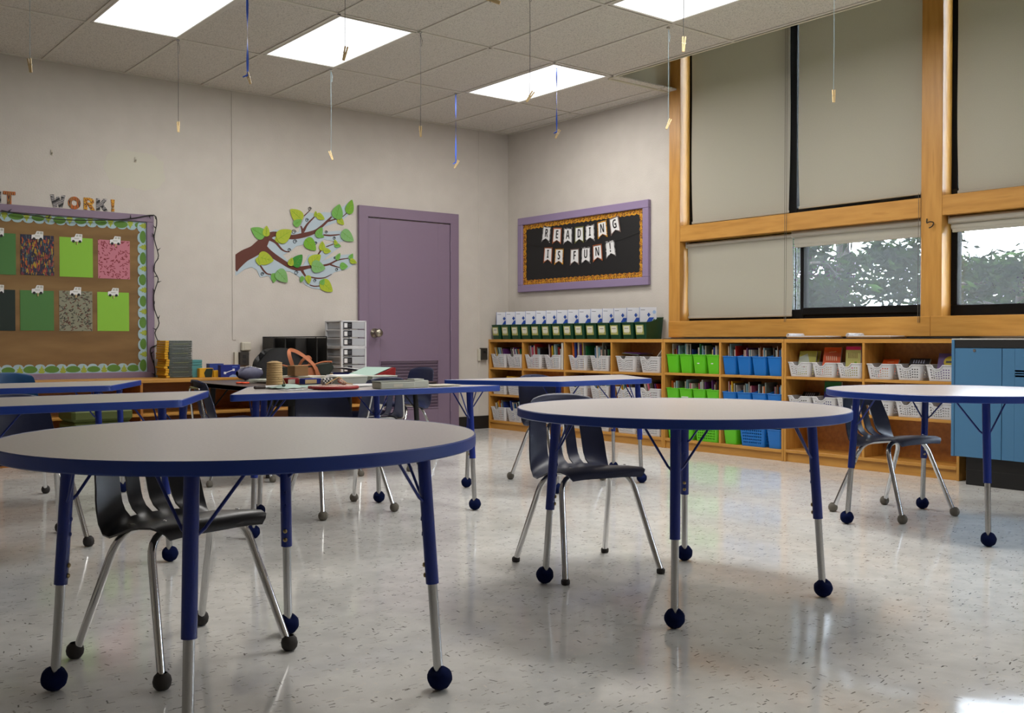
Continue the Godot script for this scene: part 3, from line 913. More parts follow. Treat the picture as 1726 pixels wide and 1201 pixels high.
func build_windows() -> void:
	for k in 4:
		var p: Array = POSTS[k]
		var o := structure("trim_%d" % (k + 1), MB.new().span(Vector3(XF, 0.93, p[0]), Vector3(6.70, 3.62, p[1]), 0.003), M.maple_upright)
		o.set_meta("label", "maple post between window bays")
	for k in 3:
		var a: float = POSTS[k][1]
		var b: float = POSTS[k + 1][0]
		structure("trim_%d" % (5 + k), MB.new().span(Vector3(XF + 0.003, 1.735, a - 0.001), Vector3(6.70, 1.868, b + 0.001), 0.003), M.maple_level)
		var lo: float = POSTS[k][0] if k == 0 else (POSTS[k][0] + POSTS[k][1]) / 2
		var hi: float = (POSTS[k + 1][0] + POSTS[k + 1][1]) / 2
		structure("trim_%d" % (9 + k), MB.new().span(Vector3(XF - 0.004, 0.925, lo + 0.001), Vector3(6.70, 1.062, hi - 0.001), 0.003), M.maple_level)
		window_pair(k * 2 + 1, a, b, 1.868, 3.62)
		window_pair(k * 2 + 2, a, b, 1.062, 1.735)
	# roller shades
	var grp := "roller shades of the window wall"
	for k in 3:
		var a: float = POSTS[k][1]
		var b: float = POSTS[k + 1][0]
		var m := a + (b - a) * 0.482
		var bay: String = ["bay beside the reading board", "bay above the blue heating unit", "bay behind the blue heating unit"][k]
		shade("upper", a + 0.060, m + 0.004, 1.885 if k == 0 else 1.88, 3.56, "tall beige roller shade, first of the upper " + bay, grp)
		shade("upper", m + 0.082, b - 0.035, 1.905 if k == 0 else 1.885, 3.56, "tall beige roller shade, second of the upper " + bay, grp)
		if k == 0:
			shade("lower", a + 0.022, m + 0.035, 1.085, 1.705, "short beige roller shade drawn down over the first lower window", grp)
			shade("lower", m + 0.045, b - 0.008, 1.612, 1.712, "beige roller shade rolled up above the tree view", grp)
		else:
			shade("lower", a + 0.020, b - 0.03, 1.625 if k == 1 else 1.60, 1.705, "beige roller shade rolled up in lower " + bay, grp)
	# pull cords
	for c: Array in [[-4.745, 3.4, 1.04], [-3.652, 1.90, 1.02]]:
		var path := []
		for s in 9:
			path.append(Vector3(6.448, lerpf(c[1], c[2], s / 8.0), c[0] - 0.006))
		for s in 9:
			path.append(Vector3(6.448, lerpf(c[2], c[1], s / 8.0), c[0] + 0.010 + (0.0 if s > 0 else -0.004)))
		tag(obj("pull_cord", MB.new().tube(path, 0.0016, 5), M.cord), "thin beaded loop cord hanging " + ("before the black window mullion" if c[0] < -4 else "beside the hook post"), "cord", "shade cords")
	# a wire hook on the post
	var hk := smooth_path([Vector3(XF - 0.002, 1.72, -3.60), Vector3(XF - 0.03, 1.69, -3.585), Vector3(XF - 0.03, 1.695, -3.565), Vector3(XF - 0.012, 1.69, -3.548), Vector3(XF - 0.02, 1.665, -3.553), Vector3(XF - 0.026, 1.655, -3.572)], 4)
	tag(obj("wall_hook", MB.new().tube(hk, 0.004, 6), M.cotton_black), "bent dark wire hook screwed into the maple window post", "hook")


func window_pair(n: int, a: float, b: float, y0: float, y1: float) -> void:
	var w := struct("window_%d" % n)
	var m := a + (b - a) * 0.482
	var fr := MB.new()
	var xa := 6.575
	var xb := 6.64
	var low := 0.075 if y1 < 2 else 0.05
	fr.span(Vector3(xa, y0, a), Vector3(xb, y0 + low, b), 0.004)
	fr.span(Vector3(xa, y1 - 0.05, a), Vector3(xb, y1, b), 0.004)
	fr.span(Vector3(xa, y0 + low, a), Vector3(xb, y1 - 0.05, a + 0.045), 0.004)
	fr.span(Vector3(xa, y0 + low, b - 0.045), Vector3(xb, y1 - 0.05, b), 0.004)
	obj("window_frame", fr, M.black_alu, w)
	obj("mullion", MB.new().span(Vector3(xa - 0.01, y0, m - 0.045 if y1 > 2 else m + 0.080), Vector3(xb, y1, m + 0.045 if y1 > 2 else m + 0.112), 0.004), M.black_alu, w)
	var sash := MB.new()
	if y1 < 2:
		var za := m + 0.105
		sash.span(Vector3(xa - 0.02, y0 + 0.03, za), Vector3(xb - 0.01, y0 + 0.085, b), 0.004)
		obj("sash", sash, M.black_alu, w)
	obj("pane", MB.new().span(Vector3(6.605, y0 + 0.03, a + 0.02), Vector3(6.609, y1 - 0.03, m)), M.pane, w)
	obj("pane", MB.new().span(Vector3(6.605, y0 + 0.03, m + 0.02), Vector3(6.609, y1 - 0.03, b - 0.02)), M.pane, w)


func shade(_where: String, z0: float, z1: float, y0: float, y1: float, label: String, group: String) -> void:
	var t := thing("roller_shade", label, "window shade", Vector3(6.535, y0, (z0 + z1) / 2), 0.0, group)
	var h := y1 - y0
	var hw := (z1 - z0) / 2
	var grid := []
	for i in 13:
		var row := []
		var u := -1.0 + i / 6.0
		for j in 15:
			var v := j / 14.0
			var bow := 0.007 * (1.0 - v) * cos(u * 2.2 + 0.6) + 0.003 * sin(v * 9.0 + u)
			var slack := 0.012 * pow(1.0 - v, 6.0) * absf(u) ** 3
			row.append(Vector3(-bow, 0.012 + v * (h - 0.012), u * (hw - slack)))
		grid.append(row)
	obj("cloth", MB.new().sheet(grid, 0.0012, func(_i, _j): return true), M.shade_cloth, t)
	obj("hem_bar", MB.new().box(Vector3(0.0, 0.008, 0), Vector3(0.010, 0.022, hw * 1.98), 0.004), M.shade_cloth, t)
	obj("roller", MB.new().tube([Vector3(0, h, -hw - 0.005), Vector3(0, h, hw + 0.005)], 0.026 if h < 0.3 else 0.018, 14), M.shade_tube if h < 1 else M.shade_cloth, t)
	var br := MB.new()
	for s: float in [-1.0, 1.0]:
		br.box(Vector3(0, h + 0.002, s * (hw + 0.007)), Vector3(0.04, 0.05, 0.003), 0.001)
	obj("bracket", br, M.white_metal, t)


func build_outside() -> void:
	structure("ground_outside", MB.new().span(Vector3(XR + 0.3, -0.5, -60), Vector3(90, -0.4, 30)), M.grass_ground)
	var haze := FogVolume.new()
	haze.name = "outdoor_haze"
	haze.size = Vector3(6.2, 9, 40)
	haze.position = Vector3(10.4, 4.15, -12)
	var fm := FogMaterial.new()
	fm.resource_name = "damp_air"
	fm.albedo = Color(0.98, 0.985, 0.98)
	fm.density = 0.0035
	haze.material = fm
	haze.set_meta("kind", "stuff")
	haze.set_meta("label", "pale damp haze in the air outside the windows")
	haze.set_meta("category", "haze")
	add_child(haze)
	rng.seed = 303
	var spots := [[17.0, -11.3, 8.0, 2.1, "needle_green"], [21.4, -15.6, 6.0, 1.6, "needle_rust"], [21.6, -9.9, 2.7, 1.7, "needle_soft"], [27.2, -13.6, 3.1, 2.3, "needle_soft"], [26.5, -6.6, 6.5, 2.3, "needle_soft"], [25.0, -20.0, 7.0, 2.4, "needle_green"], [17.0, -5.0, 9.0, 2.1, "needle_soft"]]
	var words := ["dense green pine seen through the middle lower window", "rust-brown pine behind the dense green pine", "low green tree seen through the right lower window", "green tree farther behind the green pine", "green tree at the right edge of the window view", "large green pine far behind the rust-brown pine", "green tree past the edge of the right window view"]
	for k in spots.size():
		var s: Array = spots[k]
		tree(Vector3(s[0], -0.4, s[1]), s[2], s[3], s[4], words[k])


func tree(base: Vector3, h: float, r: float, leaf: String, label: String) -> void:
	var t := thing("pine_tree", label, "tree", base, 0.0, "trees outside the windows")
	var tr := MB.new()
	tr.tube(smooth_path([Vector3.ZERO, Vector3(0.1, h * 0.35, 0.05), Vector3(-0.05, h * 0.7, 0), Vector3(0, h, 0)]), 0.13, 7)
	for k in 9:
		var a := rng.randf() * TAU
		var y := h * rng.randf_range(0.3, 0.95)
		tr.tube([Vector3(0, y, 0), Vector3(cos(a) * r * 0.45, y + 0.25, sin(a) * r * 0.45), Vector3(cos(a) * r * 0.9, y + 0.2, sin(a) * r * 0.9)], [0.06, 0.045, 0.02], 5)
	obj("trunk", tr, M.bark, t)
	# foliage: tufts of small leaves round many twig ends
	var vs := PackedVector3Array()
	var ns := PackedVector3Array()
	for c in int(10.0 * h * r * r):
		var a := rng.randf() * TAU
		var up := rng.randf_range(-1.0, 1.0)
		var rad := r * pow(rng.randf(), 0.45) * sqrt(1.0 - up * up * 0.8)
		var cc := Vector3(cos(a) * rad, h * 0.60 + up * h * 0.52, sin(a) * rad)
		var cr := rng.randf_range(0.25, 0.55)
		for l in 62:
			var d := Vector3(rng.randfn(), rng.randfn() * 0.55, rng.randfn()).limit_length(2.0) * cr * 0.55
			var p := cc + d
			var e := Vector3(rng.randfn(), rng.randfn() * 0.6, rng.randfn()).normalized()
			var n := e.cross(Vector3(rng.randfn(), rng.randfn(), rng.randfn())).normalized()
			var ln := rng.randf_range(0.08, 0.17)
			var wd := e.cross(n) * ln * 0.28
			for v: Vector3 in [p - e * ln, p + wd, p + e * ln, p - e * ln, p + e * ln, p - wd]:
				vs.append(v)
				ns.append(n)
	var arr := []
	arr.resize(Mesh.ARRAY_MAX)
	arr[Mesh.ARRAY_VERTEX] = vs
	arr[Mesh.ARRAY_NORMAL] = ns
	var me := ArrayMesh.new()
	me.add_surface_from_arrays(Mesh.PRIMITIVE_TRIANGLES, arr)
	me.surface_set_material(0, M[leaf])
	inst("foliage", me, t).set_meta("kind", "stuff")


# ---------------------------------------------------------------- tables
# outline in (x, z), anticlockwise seen from above with z down
func edge_band(outline: PackedVector2Array, y0: float, y1: float) -> MB:
	var mb := MB.new()
	var n := outline.size()
	var centre := Vector2.ZERO
	for p in outline:
		centre += p / n
	var nor := []
	for i in n:
		var d := (outline[(i + 1) % n] - outline[(i - 1 + n) % n]).normalized()
		var o := Vector2(d.y, -d.x)
		if o.dot(outline[i] - centre) < 0:
			o = -o
		nor.append(o)
	var rings := []
	for q: Vector2 in [Vector2(-0.016, y0), Vector2(-0.003, y0), Vector2(0, y0 + 0.003), Vector2(0, y1 - 0.003), Vector2(-0.0025, y1), Vector2(-0.004, y1 - 0.0006)]:
		var ring := []
		for i in n:
			var p: Vector2 = outline[i] + nor[i] * q.x
			ring.append(Vector3(p.x, q.y, p.y))
		rings.append(ring)
	for k in rings.size() - 1:
		for i in n:
			var j := (i + 1) % n
			var m: Vector3 = (rings[k][i] + rings[k][j] + rings[k + 1][i] + rings[k + 1][j]) * 0.25
			var pn: Vector2 = nor[i]
			mb.poly([rings[k][i], rings[k][j], rings[k + 1][j], rings[k + 1][i]], m - Vector3(pn.x, (-1.0 if k == 0 else (1.0 if k > 3 else 0.0)) * 3.0, pn.y), 3 + k)
	return mb


func table_leg(t: Node3D, foot: Vector3, top: Vector3, inner: Vector3) -> void:
	var split := foot.lerp(top, 0.275 / top.y)
	var leg := obj("leg", MB.new().tube([top, top.lerp(split, 0.5), split], 0.0168, 14), M.blue_enamel, t)
	obj("leg_extension", MB.new().tube([split + (top - split) * 0.04, split.lerp(foot, 0.5), foot + (split - foot).normalized() * 0.03], 0.0125, 12), M.dull_chrome, leg)
	# screws and height holes on the inner side
	for k in 2:
		var sc := MB.new()
		var c := split.lerp(top, 0.06 + 0.075 * k) + inner * 0.0168
		var q := Basis(Quaternion(Vector3.UP, inner))
		sc.lathe([Vector2(0.0065, 0), Vector2(0.0065, 0.002), Vector2(0.004, 0.0045), Vector2(0, 0.005)], 10, Transform3D(q, c), true)
		obj("screw", sc, M.brass_screw, leg)
	for k in 2:
		var ho := MB.new()
		var c2 := split.lerp(top, 0.36 + 0.11 * k) + inner * 0.0164
		ho.lathe([Vector2(0.0056, 0), Vector2(0.0056, 0.0016), Vector2(0.0038, 0.0016), Vector2(0.0034, 0.0002), Vector2(0, 0.0001)], 10, Transform3D(Basis(Quaternion(Vector3.UP, inner)), c2))
		obj("height_bushing", ho, M.blue_enamel, leg)
	# two wire braces up to the underside
	for s: float in [-1.0, 1.0]:
		var dir := inner.rotated(Vector3.UP, s * 0.95)
		var low := split.lerp(top, 0.60)
		obj("brace", MB.new().tube([low + dir * 0.014, low + dir * 0.03 + Vector3(0, 0.012, 0), Vector3(low.x, top.y, low.z) + dir * 0.135], 0.004, 6), M.blue_enamel, leg)
	# slit tennis ball pushed over the foot
	var r := 0.0325
	var ball := MB.new()
	var rows := 14
	var seg := 28
	var turn := atan2(0.78, -0.62) + sin(foot.x * 37.0 + t.position.x * 11.0) * 0.7
	var grid := []
	for i in rows + 1:
		var th := PI * i / rows
		var ring := []
		for k in seg:
			var ph := TAU * k / seg
			var slit: float = maxf(0.0, 1.0 - th / 1.3) * pow(absf(cos(ph)), 4.0)
			var rr := r * (1.0 - 0.62 * slit) * (1.0 + 0.02 * sin(ph * 5.0 + th * 7.0))
			var th2 := maxf(th, 0.30)
			ring.append(foot + Vector3(cos(ph + turn) * sin(th2) * rr, r + cos(th2) * rr, sin(ph + turn) * sin(th2) * rr))
		grid.append(ring)
	for i in rows:
		for k in seg:
			var k2 := (k + 1) % seg
			if i == rows - 1:
				ball.poly([grid[i][k], grid[i][k2], grid[i + 1][k]], foot + Vector3(0, r, 0), 1)
			elif i > 0 or true:
				ball.poly([grid[i][k], grid[i][k2], grid[i + 1][k2], grid[i + 1][k]], foot + Vector3(0, r * 0.9, 0), 1)
	obj("tennis_ball", ball, M.blue_felt, leg)


func table(called: String, label: String, group: String, where: Vector3, outline: PackedVector2Array, feet: Array, tops: Array) -> void:
	var t := thing(called, label, "table", where, 0.0, group)
	var inset := PackedVector2Array()
	var c := Vector2.ZERO
	for p in outline:
		c += p / outline.size()
	var flipped := PackedVector2Array()
	for p in Geometry2D.offset_polygon(outline, -0.003)[0]:
		flipped.append(Vector2(p.x, -p.y))
	obj("tabletop", MB.new().prism(flipped, 0.026, lying(Vector3(0, TH - 0.027, 0))), M.laminate, t)
	obj("edge_band", edge_band(outline, TH - 0.031, TH), M.blue_edge, t)
	for k in feet.size():
		var f: Vector2 = feet[k]
		var u: Vector2 = tops[k]
		var inn := (c - f).normalized()
		table_leg(t, Vector3(f.x, 0, f.y), Vector3(u.x, TH - 0.03, u.y), Vector3(inn.x, 0, inn.y))


func round_table(where: Vector3, first: float, label: String) -> void:
	var feet := []
	var tops := []
	for k in 4:
		var d := Vector2.from_angle(first + k * PI / 2)
		feet.append(d * 0.495)
		tops.append(d * 0.452)
	table("round_table", label, "round pupil tables", where, circle(0.588, 72), feet, tops)


func trapezoid_table(where: Vector3, long_back: bool, label: String) -> void:
	var s := 1.0 if long_back else -1.0    # z of the short side
	var pts := [Vector2(-0.762, -0.33 * s), Vector2(0.762, -0.33 * s), Vector2(0.385, 0.33 * s), Vector2(-0.385, 0.33 * s)]
	# rounded corners
	var out := PackedVector2Array()
	for i in 4:
		var a: Vector2 = pts[(i + 3) % 4]
		var b: Vector2 = pts[i]
		var c: Vector2 = pts[(i + 1) % 4]
		var r := 0.035
		var p := b + (a - b).normalized() * r
		var q := b + (c - b).normalized() * r
		for k in 5:
			var t := k / 4.0
			out.append(p.lerp(b, t).lerp(b.lerp(q, t), t))
	var feet := [Vector2(-0.625, -0.265 * s), Vector2(0.625, -0.265 * s), Vector2(0.355, 0.265 * s), Vector2(-0.355, 0.265 * s)]
	var tops := [Vector2(-0.60, -0.25 * s), Vector2(0.60, -0.25 * s), Vector2(0.33, 0.25 * s), Vector2(-0.33, 0.25 * s)]
	table("trapezoid_table", label, "trapezoid pupil tables", where, out, feet, tops)


func build_tables() -> void:
	round_table(Vector3(1.072, 0, -2.442), deg_to_rad(38), "round grey table with blue edge, bare, dark chair with brown feet tucked under it")
	round_table(Vector3(2.728, 0, -2.455), deg_to_rad(50), "round grey table with blue edge, standing between the other two round tables")
	round_table(Vector3(4.705, 0, -2.485), deg_to_rad(45), "round grey table with blue edge, beside the blue heating unit")
	trapezoid_table(Vector3(2.54, 0, -4.56), false, "grey trapezoid table with blue edge, craft supplies and twine on top")
	trapezoid_table(Vector3(4.235, 0, -4.72), true, "bare grey trapezoid table with blue edge, before the white baskets")
	trapezoid_table(Vector3(1.10, 0, -4.33), true, "bare grey trapezoid table next behind the leftmost round table")
	trapezoid_table(Vector3(1.28, 0, -5.83), true, "bare grey trapezoid table below the student work board")


# ---------------------------------------------------------------- chairs
var shell_meshes := {}


func chair_shell(key: String, m: Material, slots: bool, back_top: float) -> ArrayMesh:
	if shell_meshes.has(key):
		return shell_meshes[key]
	# side profile from the front lip over the seat and up the back: (z, y, half width, down-curl, forward-curl)
	var k := (back_top - 0.42) / 0.25
	var prof := [
		[0.166, 0.380, 0.150, 0.010, 0.0], [0.164, 0.397, 0.164, 0.010, 0.0], [0.154, 0.408, 0.174, 0.010, 0.0], [0.12, 0.416, 0.181, 0.012, 0.0],
		[0.07, 0.415, 0.184, 0.016, 0.0], [0.02, 0.411, 0.184, 0.022, 0.0], [-0.03, 0.402, 0.183, 0.030, 0.0], [-0.085, 0.396, 0.182, 0.040, 0.004],
		[-0.132, 0.399, 0.180, 0.040, 0.016], [-0.163, 0.414, 0.178, 0.028, 0.028], [-0.181, 0.438, 0.176, 0.014, 0.034], [-0.190, 0.466, 0.174, 0.006, 0.036],
		[-0.197, 0.50, 0.170, 0.0, 0.036], [-0.204, 0.53, 0.166, 0.0, 0.034], [-0.210, 0.56, 0.162, 0.0, 0.032], [-0.216, 0.59, 0.157, 0.0, 0.030],
		[-0.221, 0.62, 0.151, 0.0, 0.028], [-0.226, 0.645, 0.145, 0.004, 0.026], [-0.230, 0.660, 0.138, 0.012, 0.024], [-0.235, 0.668, 0.130, 0.016, 0.022], [-0.242, 0.669, 0.124, 0.018, 0.020], [-0.247, 0.662, 0.122, 0.018, 0.020]]
	var ts := [-1.0, -0.97, -0.9, -0.78, -0.62, -0.47, -0.40, -0.33, -0.20, -0.07, 0.0, 0.07, 0.20, 0.33, 0.40, 0.47, 0.62, 0.78, 0.9, 0.97, 1.0]
	var grid := []
	for t: float in ts:
		var row := []
		for p: Array in prof:
			var y: float = p[1]
			if y > 0.42 and p[0] < 0.0:
				y = 0.42 + (y - 0.42) * k
			var e := pow(absf(t), 3.0)
			var dish := 0.006 * (1.0 - t * t) if p[0] > -0.1 else 0.0
			row.append(Vector3(t * p[2], y - p[3] * e - dish, p[0] + p[4] * t * t))
		grid.append(row)
	var open := func(i: int, j: int) -> bool:
		if not slots:
			return true
		var col := (i >= 5 and i <= 6) or (i >= 9 and i <= 10) or (i >= 13 and i <= 14)
		return not (col and j >= 8 and j <= 14)
	var mb := MB.new().sheet(grid, 0.006, open)
	shell_meshes[key] = mb.mesh(m)
	return shell_meshes[key]


func pupil_chair(where: Vector3, face: Vector2, label: String, shell := "navy_shell", foot := "ball", glide := "grey_glide", back_top := 0.67, slots := true, group := "pupil chairs") -> void:
	var t := thing("pupil_chair", label, "chair", where, atan2(face.x, face.y), group)
	inst("seat_shell", chair_shell(shell + str(back_top) + str(slots), M[shell], slots, back_top), t)
	# two chrome hoops, one carrying the front feet and one the rear feet
	for s: float in [1.0, -1.0]:
		var path := bent([Vector3(-0.208, 0.012, 0.212 * s), Vector3(-0.152, 0.382 if s > 0 else 0.372, 0.072 * s), Vector3(0.152, 0.382 if s > 0 else 0.372, 0.072 * s), Vector3(0.208, 0.012, 0.212 * s)], 0.075, 6)
		var hoop := obj("leg_hoop", MB.new().tube(path, 0.0115, 12), M.chrome, t)
		for sx: float in [-1.0, 1.0]:
			var c := Vector3(sx * 0.2085, 0.0, 0.2125 * s)
			if foot == "ball":
				obj("glide", MB.new().lathe([Vector2(0.006, 0), Vector2(0.016, 0.003), Vector2(0.0225, 0.012), Vector2(0.0245, 0.024), Vector2(0.0215, 0.036), Vector2(0.013, 0.045)], 14, Transform3D(Basis.IDENTITY, c), true), M[glide], hoop)
			else:
				var g := obj("glide", MB.new().lathe([Vector2(0.0, 0), Vector2(0.014, 0.0), Vector2(0.0165, 0.004), Vector2(0.0165, 0.016), Vector2(0.012, 0.021), Vector2(0, 0.021)], 14, Transform3D(Basis.IDENTITY, c)), M[glide], hoop)
				g.position.y = 0.0
	# saddle plates and rivets under and on the shell
	obj("saddle_plate", MB.new().box(Vector3(0, 0.388, 0), Vector3(0.26, 0.004, 0.14), 0.001, Basis(Vector3.RIGHT, -0.07)), M.dull_chrome, t)
	for sx2: float in [-1.0, 1.0]:
		var rv := MB.new()
		rv.lathe([Vector2(0.006, 0), Vector2(0.004, 0.002), Vector2(0, 0.0025)], 8, Transform3D(Basis.IDENTITY, Vector3(sx2 * 0.12, 0.411, 0.09)), true)
		obj("rivet", rv, M.chrome, t)


# a chair whose chrome tube runs up behind the backrest
func tube_back_chair(where: Vector3, face: Vector2, label: String, sticker := false) -> void:
	var t := thing("tube_back_chair", label, "chair", where, atan2(face.x, face.y), "chairs with tube backs")
	inst("seat_shell", chair_shell("navy_tall", M.navy_shell, true, 0.655), t)
	var back := bent([Vector3(-0.15, 0.355, -0.10), Vector3(-0.145, 0.375, -0.205), Vector3(-0.112, 0.60, -0.236), Vector3(0.112, 0.60, -0.236), Vector3(0.145, 0.375, -0.205), Vector3(0.15, 0.355, -0.10)], 0.03, 5)
	obj("back_tube", MB.new().tube(back, 0.0075, 10), M.chrome, t)
	for s: float in [1.0, -1.0]:
		var path := bent([Vector3(-0.19, 0.012, 0.20 * s), Vector3(-0.15, 0.37, 0.09 * s), Vector3(0.15, 0.37, 0.09 * s), Vector3(0.19, 0.012, 0.20 * s)], 0.05, 5)
		var hoop := obj("leg_hoop", MB.new().tube(path, 0.0105, 10), M.chrome, t)
		for sx: float in [-1.0, 1.0]:
			obj("glide", MB.new().lathe([Vector2(0.006, 0), Vector2(0.019, 0.006), Vector2(0.022, 0.02), Vector2(0.016, 0.036), Vector2(0.011, 0.04)], 12, Transform3D(Basis.IDENTITY, Vector3(sx * 0.19, 0, 0.20 * s)), true), M.grey_glide, hoop)
	if sticker:
		obj("sticker", MB.new().box(Vector3(0.03, 0.46, -0.197), Vector3(0.03, 0.05, 0.001), 0.0, Basis(Vector3.RIGHT, 0.1)), M.cream_plate, t)


func build_chairs() -> void:
	pupil_chair(Vector3(1.052, 0, -2.835), Vector2(0.24, 0.97), "black plastic chair with slotted back and dark brown ball feet", "black_shell", "ball", "dark_glide", 0.612)
	pupil_chair(Vector3(2.708, 0, -2.93), Vector2(-0.23, 0.97), "navy chair with slotted back and small stub glides, under middle round table", "navy_shell", "stub", "dark_glide", 0.68)
	pupil_chair(Vector3(4.793, 0, -2.85), Vector2(-0.11, 0.99), "navy slotted chair with grey ball feet, under round table beside heating unit", "navy_shell", "ball", "grey_glide", 0.612)
	pupil_chair(Vector3(4.26, 0, -4.895), Vector2(0.03, 1.0), "navy chair at trapezoid table before the white baskets", "navy_shell", "ball", "grey_glide", 0.675, false)
	pupil_chair(Vector3(2.595, 0, -4.73), Vector2(0.0, 1.0), "navy chair pushed under the table with craft supplies", "navy_shell", "ball", "grey_glide", 0.64, false)
	pupil_chair(Vector3(1.07, 0, -4.79), Vector2(0.02, 1.0), "navy chair under trapezoid table behind the leftmost round table", "navy_shell", "ball", "dark_glide", 0.655, false)
	pupil_chair(Vector3(1.325, 0, -6.12), Vector2(0.0, 1.0), "teal blue chair below the student work board", "teal_shell", "ball", "dark_glide", 0.715, false)
	pupil_chair(Vector3(4.36, 0, -6.90), Vector2(-1.0, 0.12), "navy chair before the lilac door, end of the brown table", "navy_shell", "ball", "grey_glide", 0.68, false)
	tube_back_chair(Vector3(2.60, 0, -6.14), Vector2(1.0, 0.10), "navy chair with chrome back tube, at left end of the brown table")
	tube_back_chair(Vector3(3.55, 0, -6.03), Vector2(0.0, -1.0), "navy chair with chrome back tube and sticker, front of the brown table", true)


# ---------------------------------------------------------------- book shelves
const SX := 6.226      # front of the shelves


func book_case(label: String, z0: float, z1: float, dividers: Array, rows: Array, top: float) -> void:
	var t := thing("bookcase", label, "bookcase", Vector3(SX, 0, z0), 0.0, "maple bookcases along the window wall")
	var ln := z1 - z0
	var dp := XR - 0.003 - SX
	var th := 0.019
	obj("top_panel", MB.new().span(Vector3(0, top - 0.028, 0), Vector3(dp, top, ln), 0.002), M.maple_level, t)
	obj("side_panel", MB.new().span(Vector3(0.001, 0, 0), Vector3(dp, top - 0.028, th), 0.002), M.maple_upright, t)
	obj("side_panel", MB.new().span(Vector3(0.001, 0, ln - th), Vector3(dp, top - 0.028, ln), 0.002), M.maple_upright, t)
	obj("back_panel", MB.new().span(Vector3(dp - 0.008, 0.06, th), Vector3(dp, top - 0.028, ln - th)), M.cabinet_wood, t)
	obj("toe_board", MB.new().span(Vector3(0.018, 0, th), Vector3(0.034, 0.066, ln - th), 0.001), M.maple_level, t)
	var zs := [0.0]
	for d: float in dividers:
		obj("divider", MB.new().span(Vector3(0.001, rows[0], d - z0 - th / 2), Vector3(dp - 0.008, top - 0.028, d - z0 + th / 2), 0.002), M.maple_upright, t)
		zs.append(d - z0)
	zs.append(ln)
	for c in zs.size() - 1:
		var a: float = zs[c] + (th if c == 0 else th / 2)
		var b: float = zs[c + 1] - (th if c == zs.size() - 2 else th / 2)
		for r in rows.size():
			if r == 0:
				continue
			obj("shelf", MB.new().span(Vector3(0.002, rows[r] - 0.02, a), Vector3(dp - 0.008, rows[r], b), 0.002), M.maple_level, t)
	obj("bottom_shelf", MB.new().span(Vector3(0.0, rows[0] - 0.022, th), Vector3(dp - 0.008, rows[0], ln - th), 0.002), M.maple_level, t)


# a tapered, open plastic bin; x across its front, z out of its front
func bin_mesh(m: Material, w: float, d: float, hf: float, hb: float, holes: Vector2i, taper: float, notch: float, handle := false) -> ArrayMesh:
	var r := minf(0.022, w * 0.14)
	var pts := []        # outline with a flag: may the stretch that starts here be pierced
	var sides := [[Vector2(-1, 1), Vector2(1, 1), w], [Vector2(1, 1), Vector2(1, -1), d], [Vector2(1, -1), Vector2(-1, -1), w], [Vector2(-1, -1), Vector2(-1, 1), d]]
	for s in 4:
		var a: Vector2 = sides[s][0] * Vector2(w, d) * 0.5
		var b: Vector2 = sides[s][1] * Vector2(w, d) * 0.5
		var dir := (b - a).normalized()
		var p0 := a + dir * r
		var p1 := b - dir * r
		var n := holes.x if s % 2 == 0 else int(holes.x * 0.8)
		var cells := maxi(n * 2 + 1, 6)
		for k in cells:
			pts.append([p0.lerp(p1, (k + (0.15 if k % 2 == 0 and k > 0 else 0.0)) / cells), holes.x > 0 and k % 2 == 1, s])
		var c := b - dir * r
		var inw := Vector2(-dir.y, dir.x)
		if inw.dot(-b) < 0:
			inw = -inw
		var cen := c + inw * r
		for k in 4:
			var an := PI / 2 * k / 4.0
			var o := (c - cen)
			pts.append([cen + o * cos(an) + dir * r * sin(an), false, 9])
	var rows := maxi(holes.y * 2 + 4, 5)
	var grid := []
	for q: Array in pts:
		var p: Vector2 = q[0]
		var f := clampf(0.5 - p.y / d, 0.0, 1.0)       # 0 front, 1 back
		var top := hf + (hb - hf) * smoothstep(0.12, 0.92, f)
		if notch > 0.0 and q[2] == 0:
			var u := (p.x + w * 0.08) / notch
			if absf(u) < 1.0:
				top -= notch * 0.75 * sqrt(1.0 - u * u)
		var row := []
		for j in rows + 1:
			var v := float(j) / rows
			var sc := 1.0 - taper * (1.0 - v)
			row.append(Vector3(p.x * sc, v * top, p.y * sc))
		grid.append(row)
	var ok := func(i: int, j: int) -> bool:
		if handle and pts[i][2] == 0 and absf(pts[i][0].x + 0.02) < 0.034 and j >= rows - 4 and j < rows - 1:
			return false
		return not (pts[i][1] and j >= 2 and j < rows - 2 and j % 2 == 0)
	var mb := MB.new()
	mb.sheet(grid, 0.0025, ok, true)
	var fl := []
	for row: Array in grid:
		fl.append(row[0] + Vector3(0, 0.002, 0))
	mb.poly(fl, Vector3(0, -1, 0))
	# rolled rim
	var rim := []
	for row: Array in grid:
		rim.append(row[-1])
	rim.append(rim[0])
	mb.tube(rim, 0.0042, 5, false)
	return mb.mesh(m)


var book_meshes := {}
var n_books := 0


func book_mesh(s: Vector3) -> ArrayMesh:
	var key := s.snapped(Vector3.ONE * 0.002)
	if not book_meshes.has(key):
		# x thickness, y height, z depth; spine at +z
		var cover := MB.new()
		cover.box(Vector3(-s.x / 2 + 0.001, s.y / 2, 0), Vector3(0.002, s.y, s.z))
		cover.box(Vector3(s.x / 2 - 0.001, s.y / 2, 0), Vector3(0.002, s.y, s.z))
		cover.box(Vector3(0, s.y / 2, s.z / 2 - 0.001), Vector3(s.x - 0.004, s.y, 0.002))
		var a := cover.mesh(M.ink_0)
		var p := MB.new()
		p.box(Vector3(0, s.y / 2, -0.002), Vector3(s.x - 0.0042, s.y - 0.006, s.z - 0.006))
		p.st.generate_normals()
		p.st.commit(a)
		a.surface_set_material(1, M.page)
		book_meshes[key] = a
	return book_meshes[key]


